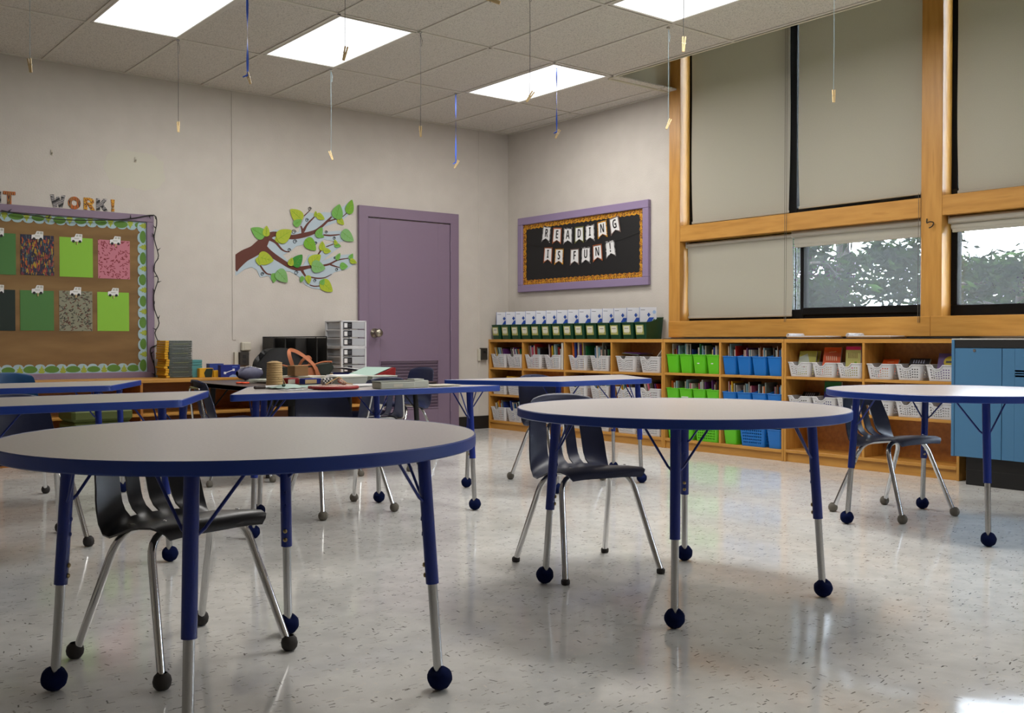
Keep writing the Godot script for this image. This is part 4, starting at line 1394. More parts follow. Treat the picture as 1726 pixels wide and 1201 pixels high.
const INK_WORDS := ["red", "navy", "blue", "green", "yellow", "orange", "black", "white", "brown", "pale blue", "purple", "pink", "grey", "dark brown"]


# books standing in a bin; turned so that the spines look out into the room
func fill_bin(where: Vector3, w: float, low: float, high: float, n: int, lean: float, place: String) -> void:
	var heights := [0.17, 0.185, 0.20, 0.215, 0.23, 0.245]
	var inks := [7, 9, 12, 8, 0, 1, 2, 3, 4, 5, 6, 10, 11, 13]
	for k in inks.size():           # a mixed order; most covers are pale
		var j := rng.randi_range(k, inks.size() - 1) if k >= 3 else rng.randi_range(0, 3)
		var keep: int = inks[k]
		inks[k] = inks[j]
		inks[j] = keep
	inks = inks.slice(0, n)
	for k in n:
		var j2 := rng.randi_range(0, n - 1)
		var keep2: int = inks[k]
		inks[k] = inks[j2]
		inks[j2] = keep2
	var step := (w - 0.030 - lean * 0.13) / n
	for k in n:
		var thick := minf([0.006, 0.008, 0.012, 0.016][rng.randi() % 4], step * 0.75)
		var h: float = heights[clampi(int(rng.randf_range(low, high)), 0, 5)]
		var ink: int = inks[k]
		var o := inst("book", book_mesh(Vector3(snappedf(thick, 0.002), h, minf(h * 0.72, 0.145))))
		o.set_surface_override_material(0, M["ink_%d" % ink])
		var zz := rng.randf_range(-0.006, 0.006)
		o.transform = Transform3D(Basis(Vector3.UP, -PI / 2) * Basis(Vector3.BACK, lean + rng.randf_range(-0.01, 0.01)) * Basis(Vector3.UP, PI if rng.randf() < 0.42 else 0.0), where + Vector3(-zz, 0.009 + absf(lean) * 0.006, -w * 0.5 + 0.015 + step * (k + 0.5) + lean * 0.13))
		tag(o, "thin %s book standing in %s" % [INK_WORDS[ink], place], "book", "books in " + place)
		n_books += 1


func cover_book(where: Vector3, size: Vector2, tilt: float, yaw: float, print_key: String, label: String) -> void:
	var t := thing("book", label, "book", where, -PI / 2 + yaw, "books showing their front covers")
	var bas := Basis(Vector3.RIGHT, -tilt)
	obj("cover", MB.new().box(bas * Vector3(0, size.y / 2, 0), Vector3(size.x, size.y, 0.016), 0.001, bas), M.ink_7, t)
	obj("cover_print", MB.new().card(size.x, size.y, Transform3D(bas, bas * Vector3(0, size.y / 2, 0.0086))), M[print_key], t)


func build_shelves() -> void:
	rng.seed = 4242
	book_case("long maple bookcase of twelve cubbies beside the lilac door, green bins on top", -8.215, -5.802, [-7.665, -7.045, -6.421], [0.085, 0.352, 0.622], 0.908)
	book_case("maple bookcase with lime green and blue bins", -5.80, -4.592, [-5.195], [0.085, 0.352, 0.630], 0.908)
	book_case("maple bookcase with low white baskets and empty bottom cubbies", -4.59, -3.245, [-3.932], [0.09, 0.385, 0.632], 0.908)
	var col := ["first", "second", "third", "fourth"]
	var row := ["bottom", "middle", "top"]
	# white perforated baskets in the long case
	var wb := bin_mesh(M.white_plastic, 0.244, 0.225, 0.133, 0.133, Vector2i(10, 5), 0.17, 0.034)
	var edges := [-8.215, -7.665, -7.045, -6.421, -5.802]
	var ys := [0.085, 0.352, 0.622]
	for c in 4:
		for r in 3:
			if c == 1 and r == 1:
				continue
			for k in 2:
				var a: float = edges[c] + 0.02
				var w: float = edges[c + 1] - a - 0.02
				var p := Vector3(SX + 0.118, ys[r] + 0.0015, a + w * (0.25 + 0.5 * k))
				if c == 1 and r == 2:
					p.z -= 0.022 - 0.002 * k
				var spot := "%s row, %s cubby from the door" % [row[r], col[c]]
				var b := inst("basket", wb, null, p)
				b.rotation.y = -PI / 2
				tag(b, "white perforated basket, %s, %s of the two" % [spot, ["first", "second"][k]], "basket", "white baskets in the long bookcase")
				var place := "%s white basket, %s" % [["first", "second"][k], spot]
				if c == 3 and r == 2:
					continue
				var full: bool = r == 2 or (r == 1 and c >= 2) or (r == 0 and c == 0)
				if full:
					fill_bin(p, 0.225, 1.0 if r == 2 else 0.0, [3.0, 5.0, 5.5][c] if c < 3 and r == 2 else 2.6, 8 if r == 2 else 7, [0.30, 0.08, 0.05, 0.3][c] if r == 2 else 0.26, place)
				elif r == 1 and c == 0:
					pass
	# magazines lying in the two upper baskets of the fourth cubby
	for k in 3:
		var o := inst("magazine", book_mesh(Vector3(0.006, 0.20, 0.15)))
		o.set_surface_override_material(0, M[["ink_12", "ink_10", "ink_7"][k]])
		o.transform = Transform3D(Basis(Vector3.UP, -PI / 2) * Basis(Vector3.BACK, [1.50, 1.53, -0.75][k]) , Vector3(SX + 0.12, [0.772, 0.784, 0.685][k], [-6.13, -6.10, -5.98][k]))
		tag(o, ["grey magazine lying in top basket of the fourth cubby", "purple magazine lying over the grey magazine", "white magazine leaning in the last top basket of the long case"][k], "magazine")
	# books lying on the middle baskets of the first cubby, one upright white book
	for k in 3:
		var o := inst("book", book_mesh(Vector3(0.022, 0.22, 0.165)))
		o.set_surface_override_material(0, M[["ink_9", "ink_2", "ink_4"][k]])
		o.transform = Transform3D(Basis(Vector3.UP, -PI / 2) * Basis(Vector3.BACK, PI / 2 - 0.03), Vector3(SX + 0.11, [0.496, 0.497, 0.52][k], [-7.95, -7.71, -7.73][k]))
		tag(o, ["pale blue book lying across middle baskets by the door", "blue book lying on the second middle basket by the door", "yellow book lying on the blue book"][k], "book", "books lying on the middle baskets")
	var up := inst("book", book_mesh(Vector3(0.020, 0.25, 0.18)))
	up.set_surface_override_material(0, M.ink_7)
	up.transform = Transform3D(Basis(Vector3.UP, -PI / 2), Vector3(SX + 0.10, 0.6235, -7.086))
	tag(up, "tall white book standing upright beside the baskets, second top cubby", "book")
	# lime and blue book bins
	var lime := bin_mesh(M.lime_plastic, 0.131, 0.22, 0.148, 0.175, Vector2i.ZERO, 0.16, 0.0)
	var blue := bin_mesh(M.blue_plastic, 0.131, 0.22, 0.140, 0.172, Vector2i.ZERO, 0.16, 0.0)
	var ybb := [0.085, 0.352, 0.630]
	for c in 2:
		for r in range(1, 3):
			for k in 4:
				var a2: float = [-5.779, -5.184][c]
				var p2 := Vector3(SX + 0.114, ybb[r] + 0.0015, a2 + 0.0715 + k * 0.1432)
				var b2 := inst("book_bin", lime if c == 0 else blue, null, p2)
				b2.rotation.y = -PI / 2
				var cname: String = ["lime green", "blue"][c]
				tag(b2, "%s book bin, %s row, number %s of four" % [cname, row[r], ["one", "two", "three", "four"][k]], "bin", cname + " book bins")
				fill_bin(p2 + Vector3(0.012, 0, 0), 0.118, 1.0, 4.6 if r == 2 else 3.6, 5, 0.02, "%s bin number %s, %s row" % [cname, ["one", "two", "three", "four"][k], row[r]])
				if c == 0 and (r == 2 and k >= 2 or r == 1 and k == 1):
					obj("sticker", MB.new().box(Vector3(-0.005, 0.09, 0.101), Vector3(0.022 if r == 2 else 0.07, 0.024, 0.002), 0.0, Basis(Vector3.RIGHT, -0.10)), M.paper, b2)
	# bottom row of that case
	var lb := bin_mesh(M.lime_plastic, 0.25, 0.22, 0.165, 0.165, Vector2i(9, 6), 0.12, 0.0)
	var bb := bin_mesh(M.blue_plastic, 0.25, 0.22, 0.185, 0.185, Vector2i(10, 6), 0.14, 0.0, true)
	for k in 2:
		var o2 := inst("book_bin", lime, null, Vector3(SX + 0.114, 0.0865, -5.70 + k * 0.146))
		o2.rotation.y = -PI / 2
		tag(o2, "lime green book bin, bottom row, number %s of two" % ["one", "two"][k], "bin", "lime green book bins")
	var o3 := inst("basket", lb, null, Vector3(SX + 0.116, 0.0865, -5.345))
	o3.rotation.y = -PI / 2
	tag(o3, "lime green perforated basket in the bottom row", "basket")
	var o4 := inst("book_bin", lime, null, Vector3(SX + 0.114, 0.0865, -5.105))
	o4.rotation.y = -PI / 2
	tag(o4, "lime green book bin beside the blue perforated basket", "bin", "lime green book bins")
	var o5t := thing("basket", "blue perforated basket with oval white-rimmed handle hole", "basket", Vector3(SX + 0.116, 0.0865, -4.892), -PI / 2)
	inst("basket_body", bb, o5t)
	var oval := []
	for k in 21:
		var an := TAU * k / 20.0
		oval.append(Vector3(cos(an) * 0.034 - 0.02, 0.156 + sin(an) * 0.0175, 0.1095))
	obj("handle_rim", MB.new().tube(oval, 0.004, 6, false), M.white_plastic, o5t)
	var o6 := inst("book_bin", blue, null, Vector3(SX + 0.114, 0.0865, -4.686))
	o6.rotation.y = -PI / 2
	tag(o6, "blue book bin in the bottom row beside the perforated basket", "bin", "blue book bins")
	# low white baskets in the third case
	var low := bin_mesh(M.white_plastic, 0.198, 0.225, 0.102, 0.102, Vector2i(8, 4), 0.15, 0.034)
	for c in 2:
		for r in 2:
			for k in 3:
				var z: float = [-4.568, -3.92][c] + 0.104 + k * (0.207 if c == 0 else 0.216)
				var p3 := Vector3(SX + 0.116, [0.3865, 0.6335][r], z)
				var b3 := inst("basket", low, null, p3)
				b3.rotation.y = -PI / 2
				tag(b3, "low white basket, %s row, %s cubby, number %s of three" % [["lower", "upper"][r], ["first", "second"][c], ["one", "two", "three"][k]], "basket", "low white baskets")
	var y1 := 0.640
	cover_book(Vector3(SX + 0.09, y1, -4.462), Vector2(0.132, 0.185), 0.32, 0.20, "cover_olive", "olive chapter book with figures on its cover, top basket")
	cover_book(Vector3(SX + 0.125, y1, -4.458), Vector2(0.13, 0.19), 0.36, 0.20, "cover_olive", "second olive chapter book behind the first")
	cover_book(Vector3(SX + 0.09, y1, -4.255), Vector2(0.13, 0.215), 0.30, 0.20, "cover_orange", "orange picture book in the middle top basket")
	cover_book(Vector3(SX + 0.09, y1, -4.068), Vector2(0.115, 0.215), 0.06, 0.05, "cover_pink_yellow", "yellow book with pink band and two fruits on cover")
	cover_book(Vector3(SX + 0.13, y1, -3.997), Vector2(0.022, 0.21), 0.06, 0.05, "cover_orange", "narrow orange book beside the pink banded book")
	cover_book(Vector3(SX + 0.12, 0.395, -4.257), Vector2(0.135, 0.205), 0.10, 0.05, "cover_violet", "green and violet picture book in lower middle basket")
	cover_book(Vector3(SX + 0.09, 0.395, -4.464), Vector2(0.13, 0.15), 0.70, 0.1, "cover_black", "dark book leaning in the first lower basket")
	cover_book(Vector3(SX + 0.09, y1, -3.814), Vector2(0.115, 0.15), 0.60, 0.05, "cover_orange", "reddish book leaning low in the second cubby")
	cover_book(Vector3(SX + 0.09, y1, -3.60), Vector2(0.14, 0.155), 0.55, 0.05, "cover_black", "black picture book with cream frame on cover")
	cover_book(Vector3(SX + 0.09, y1, -3.384), Vector2(0.135, 0.18), 0.35, 0.1, "cover_purple", "purple book with yellow disc beside the blue unit")
	# green magazine bins with workbooks on top of the long case
	var gb := bin_mesh(M.green_plastic, 0.138, 0.235, 0.142, 0.185, Vector2i.ZERO, 0.14, 0.0)
	for k in 14:
		var z2 := -8.115 + k * 0.1562
		var o7 := thing("magazine_bin", "dark green bin with white workbooks, number %s from the door" % ["one", "two", "three", "four", "five", "six", "seven", "eight", "nine", "ten", "eleven", "twelve", "thirteen", "fourteen"][k], "bin", Vector3(SX + 0.128, 0.9095, z2), -PI / 2, "dark green bins on the long bookcase")
		inst("bin_body", gb, o7)
		obj("label_card", MB.new().box(Vector3(-0.002, 0.080, 0.1125), Vector3(0.092, 0.084, 0.001), 0.0, Basis(Vector3.RIGHT, 0.115)), M.cream_plate, o7)
		obj("label_print", MB.new().card(0.092, 0.084, Transform3D(Basis(Vector3.RIGHT, 0.115), Vector3(-0.002, 0.080, 0.1135))), M.bin_label, o7)
		var bk := thing("workbook", "white workbook with blue lozenge cover in green bin number %s" % ["one", "two", "three", "four", "five", "six", "seven", "eight", "nine", "ten", "eleven", "twelve", "thirteen", "fourteen"][k], "book", Vector3(SX + 0.118, 0.9155, z2), deg_to_rad(-38.0 + rng.randf_range(-3, 1)), "white workbooks in the green bins")
		var bas := Basis(Vector3.RIGHT, rng.randf_range(-0.07, -0.05)) * Basis(Vector3.BACK, rng.randf_range(-0.02, 0.02))
		var wide := 0.148
		obj("pages", MB.new().box(bas * Vector3(0.0, 0.135, -0.006), Vector3(wide, 0.270, 0.011), 0.001, bas), M.page, bk)
		obj("cover_print", MB.new().card(wide, 0.270, Transform3D(bas, bas * Vector3(0, 0.135, 0.0))), M.workbook_cover, bk)
	# comb-bound books lying open on the counter
	for k in 2:
		var zc: float = [-4.42, -3.92][k]
		var n := thing("comb_bound_book", ["comb-bound book lying on the bookcase top, farther from the heating unit", "comb-bound book lying on the bookcase top, next to the heating unit"][k], "book", Vector3(6.33, 0.9135, zc), 0.0, "comb-bound books")
		obj("cover", MB.new().box(Vector3(0, 0.006, 0.02), Vector3(0.20, 0.012, 0.34), 0.002), M.kraft_box, n)
		obj("pages", MB.new().box(Vector3(0, 0.014, 0.02), Vector3(0.19, 0.006, 0.32), 0.001), M.paper, n)
		var comb := MB.new()
		for j in 13:
			var ring := []
			for q in 9:
				var an2 := TAU * q / 8.0
				ring.append(Vector3(-0.085 + j * 0.0145, 0.020 + sin(an2) * 0.014, -0.145 + cos(an2) * 0.014))
			comb.tube(ring, 0.0034, 5, false)
		obj("binding_comb", comb, M.white_plastic, n)
	tag(obj("counter_runner", MB.new().span(Vector3(SX + 0.002, 0.908, -5.80), Vector3(XR - 0.004, 0.913, -3.245), 0.001), M.dark_edge), "thin dark runner sheet lying along the bookcase tops", "sheet")


func build_univent() -> void:
	var t := thing("heating_unit", "blue steel heating unit with black top grille and plinth", "heating unit", Vector3(6.076, 0, -3.222))
	var ln := 3.0
	var dp := XR - 0.004 - 6.076
	obj("end_panel", MB.new().span(Vector3(0, 0.175, 0), Vector3(dp, 0.905, 0.020), 0.003), M.univent_blue, t)
	var z := 0.021
	for w: float in [0.295, 0.62, 0.62, 0.62, 0.62]:
		var fp := MB.new()
		if w > 0.5:        # a slotted hand grip is cut through the wide panels
			var g0 := z + 0.075
			fp.span(Vector3(0.004, 0.177, z), Vector3(0.012, 0.850, g0), 0.002)
			fp.span(Vector3(0.004, 0.177, g0 + 0.08), Vector3(0.012, 0.850, z + w - 0.003), 0.002)
			fp.span(Vector3(0.004, 0.177, g0), Vector3(0.012, 0.680, g0 + 0.08))
			fp.span(Vector3(0.004, 0.722, g0), Vector3(0.012, 0.850, g0 + 0.08))
		else:
			fp.span(Vector3(0.004, 0.177, z), Vector3(0.012, 0.850, z + w - 0.003), 0.002)
		var p := obj("front_panel", fp, M.univent_blue, t)
		if w > 0.5:
			for k in 2:
				obj("grip_bar", MB.new().span(Vector3(0.005, 0.691 + k * 0.014, z + 0.075), Vector3(0.008, 0.697 + k * 0.014, z + 0.155)), M.univent_blue, p)
		else:
			obj("lock", MB.new().lathe([Vector2(0.010, 0), Vector2(0.010, 0.003), Vector2(0.004, 0.0035), Vector2(0.004, 0.001), Vector2(0, 0.001)], 12, Transform3D(Basis(Vector3.BACK, PI / 2), Vector3(0.004, 0.836, z + 0.125))), M.chrome, p)
		z += w
	obj("body", MB.new().span(Vector3(0.10, 0.178, 0.020), Vector3(dp, 0.85, z)), M.univent_blue, t)
	obj("grille_band", MB.new().span(Vector3(0.002, 0.852, 0.021), Vector3(dp, 0.902, z), 0.003), M.univent_dark, t)
	obj("top_sheet", MB.new().span(Vector3(0.0, 0.902, 0.0), Vector3(dp, 0.909, z), 0.002), M.white_metal, t)
	obj("floor_pan", MB.new().span(Vector3(0.012, 0.177, 0.021), Vector3(0.10, 0.181, z)), M.univent_blue, t)
	obj("plinth", MB.new().span(Vector3(0.045, 0, 0.075), Vector3(dp, 0.175, z), 0.003), M.black_base, t)
	var gr := MB.new()
	for k in 20:
		gr.span(Vector3(0.043, 0.05, 0.75 + k * 0.03), Vector3(0.047, 0.14, 0.76 + k * 0.03))
	obj("plinth_grille", gr, M.univent_dark, t)
	obj("plinth_strip", MB.new().span(Vector3(0.043, 0.090, 0.075), Vector3(0.046, 0.096, 0.74)), M.univent_dark, t)


# ---------------------------------------------------------------- back of the room
func build_back_counter() -> void:
	var t := thing("low_cabinet", "low orange-brown wooden cabinet with open cubbies along the back wall", "cabinet", Vector3(0.6, 0, ZB + 0.032))
	var ln := 3.93
	var dp := 0.438
	obj("top_panel", MB.new().span(Vector3(0, 0.572, 0), Vector3(ln, 0.60, dp), 0.003), M.maple_cross, t)
	obj("back_panel", MB.new().span(Vector3(0, 0.0, 0), Vector3(ln, 0.572, 0.01)), M.cabinet_wood, t)
	for k in 5:
		obj("divider", MB.new().span(Vector3(k * (ln - 0.02) / 4, 0.0, 0.01), Vector3(k * (ln - 0.02) / 4 + 0.02, 0.572, dp - 0.004), 0.002), M.cabinet_wood, t)
	for k in 4:
		var a := k * (ln - 0.02) / 4 + 0.02
		var b := (k + 1) * (ln - 0.02) / 4
		obj("shelf", MB.new().span(Vector3(a, 0.315, 0.01), Vector3(b, 0.335, dp - 0.01), 0.002), M.maple_cross, t)
		obj("bottom_shelf", MB.new().span(Vector3(a, 0.06, 0.01), Vector3(b, 0.08, dp - 0.01), 0.002), M.cabinet_wood, t)
		obj("toe_board", MB.new().span(Vector3(a, 0.0, dp - 0.04), Vector3(b, 0.06, dp - 0.025)), M.cabinet_wood, t)
	# brown activity table
	var bt := thing("activity_table", "brown walnut-topped table with rounded corners, cluttered with papers", "table", Vector3(3.425, 0, -6.62))
	var ol := rounded(1.45, 1.34, 0.22, 6)
	obj("tabletop", MB.new().prism(ol, 0.026, lying(Vector3(0, 0.572, 0))), M.walnut, bt)
	obj("edge_band", edge_band(ol, 0.568, 0.60), M.dark_edge, bt)
	for sx: float in [-1.0, 1.0]:
		for sz: float in [-1.0, 1.0]:
			var leg := obj("leg", MB.new().tube([Vector3(sx * 0.56, 0.57, sz * 0.48), Vector3(sx * 0.585, 0.012, sz * 0.50)], 0.019, 10), M.black_cloth, bt)
			obj("foot", MB.new().lathe([Vector2(0.012, 0), Vector2(0.02, 0.003), Vector2(0.02, 0.014), Vector2(0.012, 0.02)], 10, Transform3D(Basis.IDENTITY, Vector3(sx * 0.585, 0, sz * 0.50))), M.dark_glide, leg)
			obj("brace", MB.new().tube([Vector3(sx * 0.565, 0.40, sz * 0.485), Vector3(sx * 0.42, 0.57, sz * 0.485)], 0.005, 6), M.black_cloth, leg)
	# black office chair behind it
	var oc := thing("office_chair", "black padded office chair behind the brown table", "chair", Vector3(3.53, 0, -7.44), PI * 0.04)
	var grid := []
	for i in 15:
		var u := -1.0 + i / 7.0
		var row := []
		for j in 11:
			var v := j / 10.0
			var w := 0.272 * (1.0 - 0.06 * v - 0.22 * pow(v, 7.0))
			row.append(Vector3(u * w, 0.46 + v * 0.375 - 0.055 * pow(absf(u), 4.0) * pow(v, 3.0), 0.02 + 0.05 * u * u - 0.03 * v))
		grid.append(row)
	obj("backrest", MB.new().sheet(grid, -0.045, func(_i, _j): return true), M.black_cloth, oc)
	obj("seat", MB.new().prism(rounded(0.48, 0.46, 0.1), 0.06, lying(Vector3(0, 0.40, 0.20))), M.black_cloth, oc)
	obj("column", MB.new().tube([Vector3(0, 0.40, 0.2), Vector3(0, 0.09, 0.2)], 0.028, 12), M.black_base, oc)
	for k in 5:
		var d := Vector3(cos(k * TAU / 5), 0, sin(k * TAU / 5))
		var a := obj("base_arm", MB.new().tube([Vector3(0, 0.10, 0.2), Vector3(0, 0.065, 0.2) + d * 0.26], [0.02, 0.014], 8), M.black_base, oc)
		obj("caster", MB.new().tube([Vector3(0, 0.025, 0.2) + d * 0.26 - d.cross(Vector3.UP) * 0.012, Vector3(0, 0.025, 0.2) + d * 0.26 + d.cross(Vector3.UP) * 0.012], 0.025, 10), M.black_base, a)
	# olive storage cube below the board
	var cu := thing("storage_cube", "olive green fabric storage cube on the floor before the low cabinet", "storage box", Vector3(2.13, 0, -7.42))
	obj("body", MB.new().box(Vector3(0, 0.165, 0), Vector3(0.40, 0.33, 0.36), 0.02), M.olive_cloth, cu)
	obj("lid", MB.new().box(Vector3(0, 0.378, 0), Vector3(0.41, 0.09, 0.37), 0.022), M.olive_cloth, cu)
	# things on the low cabinet
	var st := thing("folder_pack", "tall shrink-wrapped pack of dark green and yellow folders", "folders", Vector3(2.915, 0.60, -8.02))
	rng.seed = 19
	for k in 16:
		var off := rng.randf_range(-0.006, 0.006)
		obj("folder", MB.new().box(Vector3(0.012 + off, 0.0095 + k * 0.0185, 0), Vector3(0.185, 0.0165, 0.20), 0.003), M.dark_green_card, st)
		obj("folder_spine", MB.new().box(Vector3(-0.096 + off * 1.5, 0.0095 + k * 0.0185, 0.0), Vector3(0.03, 0.017, 0.20), 0.003), M.yellow_card, st)
		if k % 2 == 0:
			obj("folder_edge", MB.new().box(Vector3(0.012 + off, 0.0095 + k * 0.0185, 0.1012), Vector3(0.13, 0.007, 0.002), 0.0), M[["smoke_plastic", "olive_cloth"][k / 2 % 2]], st)
	obj("wrap", MB.new().box(Vector3(0.015, 0.15, 0.0), Vector3(0.192, 0.296, 0.21), 0.006), M.shrink_wrap, st)
	var tb := thing("teal_box", "teal boxes stacked beside the folder pack", "box", Vector3(3.065, 0.60, -8.0))
	for k in 3:
		obj("tray", MB.new().box(Vector3(0, [0.048, 0.108, 0.130][k], 0), Vector3(0.088, [0.096, 0.02, 0.022][k], 0.14), 0.003), M.teal_card, tb)
	var cb := thing("crayon_box", "yellow crayon box with green flash and black window", "box", Vector3(3.125, 0.60, -7.92))
	obj("carton", MB.new().box(Vector3(0, 0.037, 0), Vector3(0.115, 0.074, 0.07), 0.002), M.yellow_card, cb)
	obj("flash", MB.new().prism(PackedVector2Array([Vector2(-0.01, 0.001), Vector2(0.045, 0.001), Vector2(0.055, 0.07), Vector2(0.0, 0.07), Vector2(-0.02, 0.035)]), 0.001, Transform3D(Basis.IDENTITY, Vector3(0, 0, 0.0352))), M.dark_green_card, cb)
	var cb2 := thing("crayon_box", "yellow crayon box leaning against the blue box", "box", Vector3(3.225, 0.60, -7.90))
	obj("carton", MB.new().box(Vector3(0, 0.028, 0), Vector3(0.09, 0.056, 0.06), 0.002, Basis(Vector3.BACK, 0.05)), M.yellow_card, cb2)
	obj("flash", MB.new().box(Vector3(0.03, 0.028, 0.0305), Vector3(0.024, 0.05, 0.001)), M.dark_green_card, cb2)
	var bx := thing("blue_box", "royal blue carton with white rod picture", "box", Vector3(3.30, 0.60, -7.85))
	obj("carton", MB.new().box(Vector3(0.0, 0.050, 0), Vector3(0.165, 0.10, 0.06), 0.002), M.royal_card, bx)
	obj("print", MB.new().card(0.16, 0.098, Transform3D(Basis.IDENTITY, Vector3(0.0, 0.05, 0.0308))), M.blue_box_print, bx)
	var bx2 := thing("blue_box", "dark blue carton behind the printed blue carton", "box", Vector3(3.235, 0.60, -7.98))
	obj("carton", MB.new().box(Vector3(0.0, 0.052, 0), Vector3(0.12, 0.104, 0.07), 0.002), M.ink_1, bx2)
	obj("lid_flap", MB.new().box(Vector3(0.0, 0.106, 0), Vector3(0.122, 0.004, 0.072), 0.001), M.ink_1, bx2)
	var gj := thing("green_jar", "small green plastic jar beside the blue carton", "jar", Vector3(3.415, 0.60, -7.84))
	obj("body", MB.new().lathe([Vector2(0.0, 0), Vector2(0.034, 0), Vector2(0.036, 0.03), Vector2(0.032, 0.042), Vector2(0, 0.042)], 16), M.green_plastic, gj)
	obj("lid", MB.new().lathe([Vector2(0.034, 0.042), Vector2(0.034, 0.054), Vector2(0.0, 0.056)], 16), M.dark_green_card, gj)
	var cl := thing("clear_box", "clear lidded plastic box with lilac papers", "box", Vector3(3.52, 0.60, -7.92))
	obj("body", MB.new().box(Vector3(0, 0.032, 0), Vector3(0.20, 0.064, 0.14), 0.004), M.clear_plastic, cl)
	obj("contents", MB.new().box(Vector3(0, 0.024, 0), Vector3(0.185, 0.040, 0.125), 0.002), M.paper, cl)
	obj("lid", MB.new().box(Vector3(0, 0.071, 0), Vector3(0.212, 0.014, 0.152), 0.004), M.clear_plastic, cl)
	# black mesh file sorter
	var fo := thing("file_sorter", "black wire-mesh file sorter with upright dividers on the cabinet", "file sorter", Vector3(4.0, 0.60, -8.06))
	var rim := MB.new()
	rim.tube([Vector3(-0.26, 0, 0.10), Vector3(-0.26, 0.325, 0.10), Vector3(0.245, 0.33, 0.10), Vector3(0.245, 0, 0.10)], 0.007, 6)
	rim.tube([Vector3(-0.26, 0, -0.10), Vector3(-0.26, 0.325, -0.10), Vector3(0.245, 0.33, -0.10), Vector3(0.245, 0, -0.10)], 0.007, 6)
	obj("frame", rim, M.black_wire, fo)
	for k in 3:
		var xd: float = [-0.145, -0.045, 0.155][k]
		obj("divider", MB.new().box(Vector3(xd, 0.16, 0), Vector3(0.014, 0.32, 0.19), 0.002), M.black_wire, fo)
	obj("back_mesh", MB.new().box(Vector3(0, 0.16, -0.10), Vector3(0.50, 0.32, 0.003)), M.mesh_black, fo)
	obj("side_mesh", MB.new().box(Vector3(0.245, 0.16, 0), Vector3(0.003, 0.32, 0.2)), M.mesh_black, fo)
	obj("side_mesh", MB.new().box(Vector3(-0.26, 0.16, 0), Vector3(0.003, 0.32, 0.2)), M.mesh_black, fo)
	obj("bottom_tray", MB.new().box(Vector3(0, 0.004, 0), Vector3(0.50, 0.006, 0.2)), M.black_wire, fo)
	# white drawer towers
	for k in 2:
		var dt := thing("drawer_tower", ["lower", "upper"][k] + " white plastic tower of three clear drawers beside the door", "drawers", Vector3(4.457, 0.60 + k * 0.237, -8.0), 0.0, "white drawer towers")
		var w := 0.255
		var d2 := 0.30
		var hh := 0.235
		var fr := MB.new()
		fr.box(Vector3(0, 0.006, 0), Vector3(w, 0.012, d2), 0.003)
		fr.box(Vector3(0, hh - 0.006, 0), Vector3(w, 0.012, d2), 0.003)
		for sx: float in [-1.0, 1.0]:
			for sz: float in [-1.0, 1.0]:
				fr.box(Vector3(sx * (w / 2 - 0.008), hh / 2, sz * (d2 / 2 - 0.012)), Vector3(0.016, hh, 0.024), 0.002)
			for j in 2:
				fr.box(Vector3(sx * (w / 2 - 0.004), 0.077 + j * 0.076, 0), Vector3(0.008, 0.008, d2 - 0.03), 0.001)
		obj("frame", fr, M.white_plastic, dt)
		for j in 3:
			var dr := obj("drawer", MB.new().box(Vector3(0, 0.046 + j * 0.0735, 0.002), Vector3(w - 0.034, 0.064, d2 - 0.006), 0.004), M.drawer_front, dt)
			obj("drawer_papers", MB.new().box(Vector3(0.0, 0.034 + j * 0.0735, -0.01), Vector3(w - 0.06, 0.03, d2 - 0.05), 0.002), M[["tin_grey", "paper", "grey_violet"][j]], dr)
			obj("drawer_label", MB.new().card(0.085, 0.058, Transform3D(Basis.IDENTITY, Vector3(-0.062, 0.046 + j * 0.0735, d2 / 2 + 0.0005))), M.drawer_label, dr)
	# shoulder bag on the brown table
	var bg := thing("shoulder_bag", "camouflage green bag with tan leather straps and panel on brown table", "bag", Vector3(3.48, 0.60, -6.92))
	obj("body", MB.new().prism(PackedVector2Array([Vector2(-0.19, 0.0), Vector2(0.17, 0.0), Vector2(0.235, 0.09), Vector2(0.215, 0.125), Vector2(0.05, 0.105), Vector2(-0.20, 0.10), Vector2(-0.215, 0.09)]), 0.16, Transform3D(Basis.IDENTITY, Vector3(0, 0.001, -0.09))), M.camo_green, bg)
	obj("leather_panel", MB.new().prism(PackedVector2Array([Vector2(-0.13, 0.0), Vector2(0.135, 0.0), Vector2(0.09, 0.10), Vector2(-0.10, 0.08)]), 0.004, Transform3D(Basis.IDENTITY, Vector3(0, 0.002, 0.0705))), M.tan_leather, bg)
	obj("rim_piping", MB.new().tube(smooth_path([Vector3(-0.215, 0.095, 0.06), Vector3(-0.19, 0.115, 0.068), Vector3(-0.13, 0.105, 0.072), Vector3(0.05, 0.115, 0.072), Vector3(0.14, 0.135, 0.07), Vector3(0.225, 0.135, 0.05), Vector3(0.235, 0.12, 0.0)]), 0.0065, 6), M.tan_leather, bg)
	for k in 2:
		var path := smooth_path([[Vector3(-0.09, 0.03, 0.078), Vector3(-0.12, 0.12, 0.085), Vector3(-0.135, 0.19, 0.07), Vector3(-0.115, 0.225, 0.04), Vector3(-0.06, 0.215, 0.03), Vector3(0.0, 0.175, 0.05), Vector3(0.06, 0.11, 0.082), Vector3(0.09, 0.04, 0.08)], [Vector3(-0.09, 0.08, -0.03), Vector3(-0.02, 0.10, -0.02), Vector3(0.01, 0.145, -0.01), Vector3(0.045, 0.175, 0.0), Vector3(0.075, 0.16, 0.0), Vector3(0.07, 0.115, -0.02)]][k], 5)
		var g2 := []
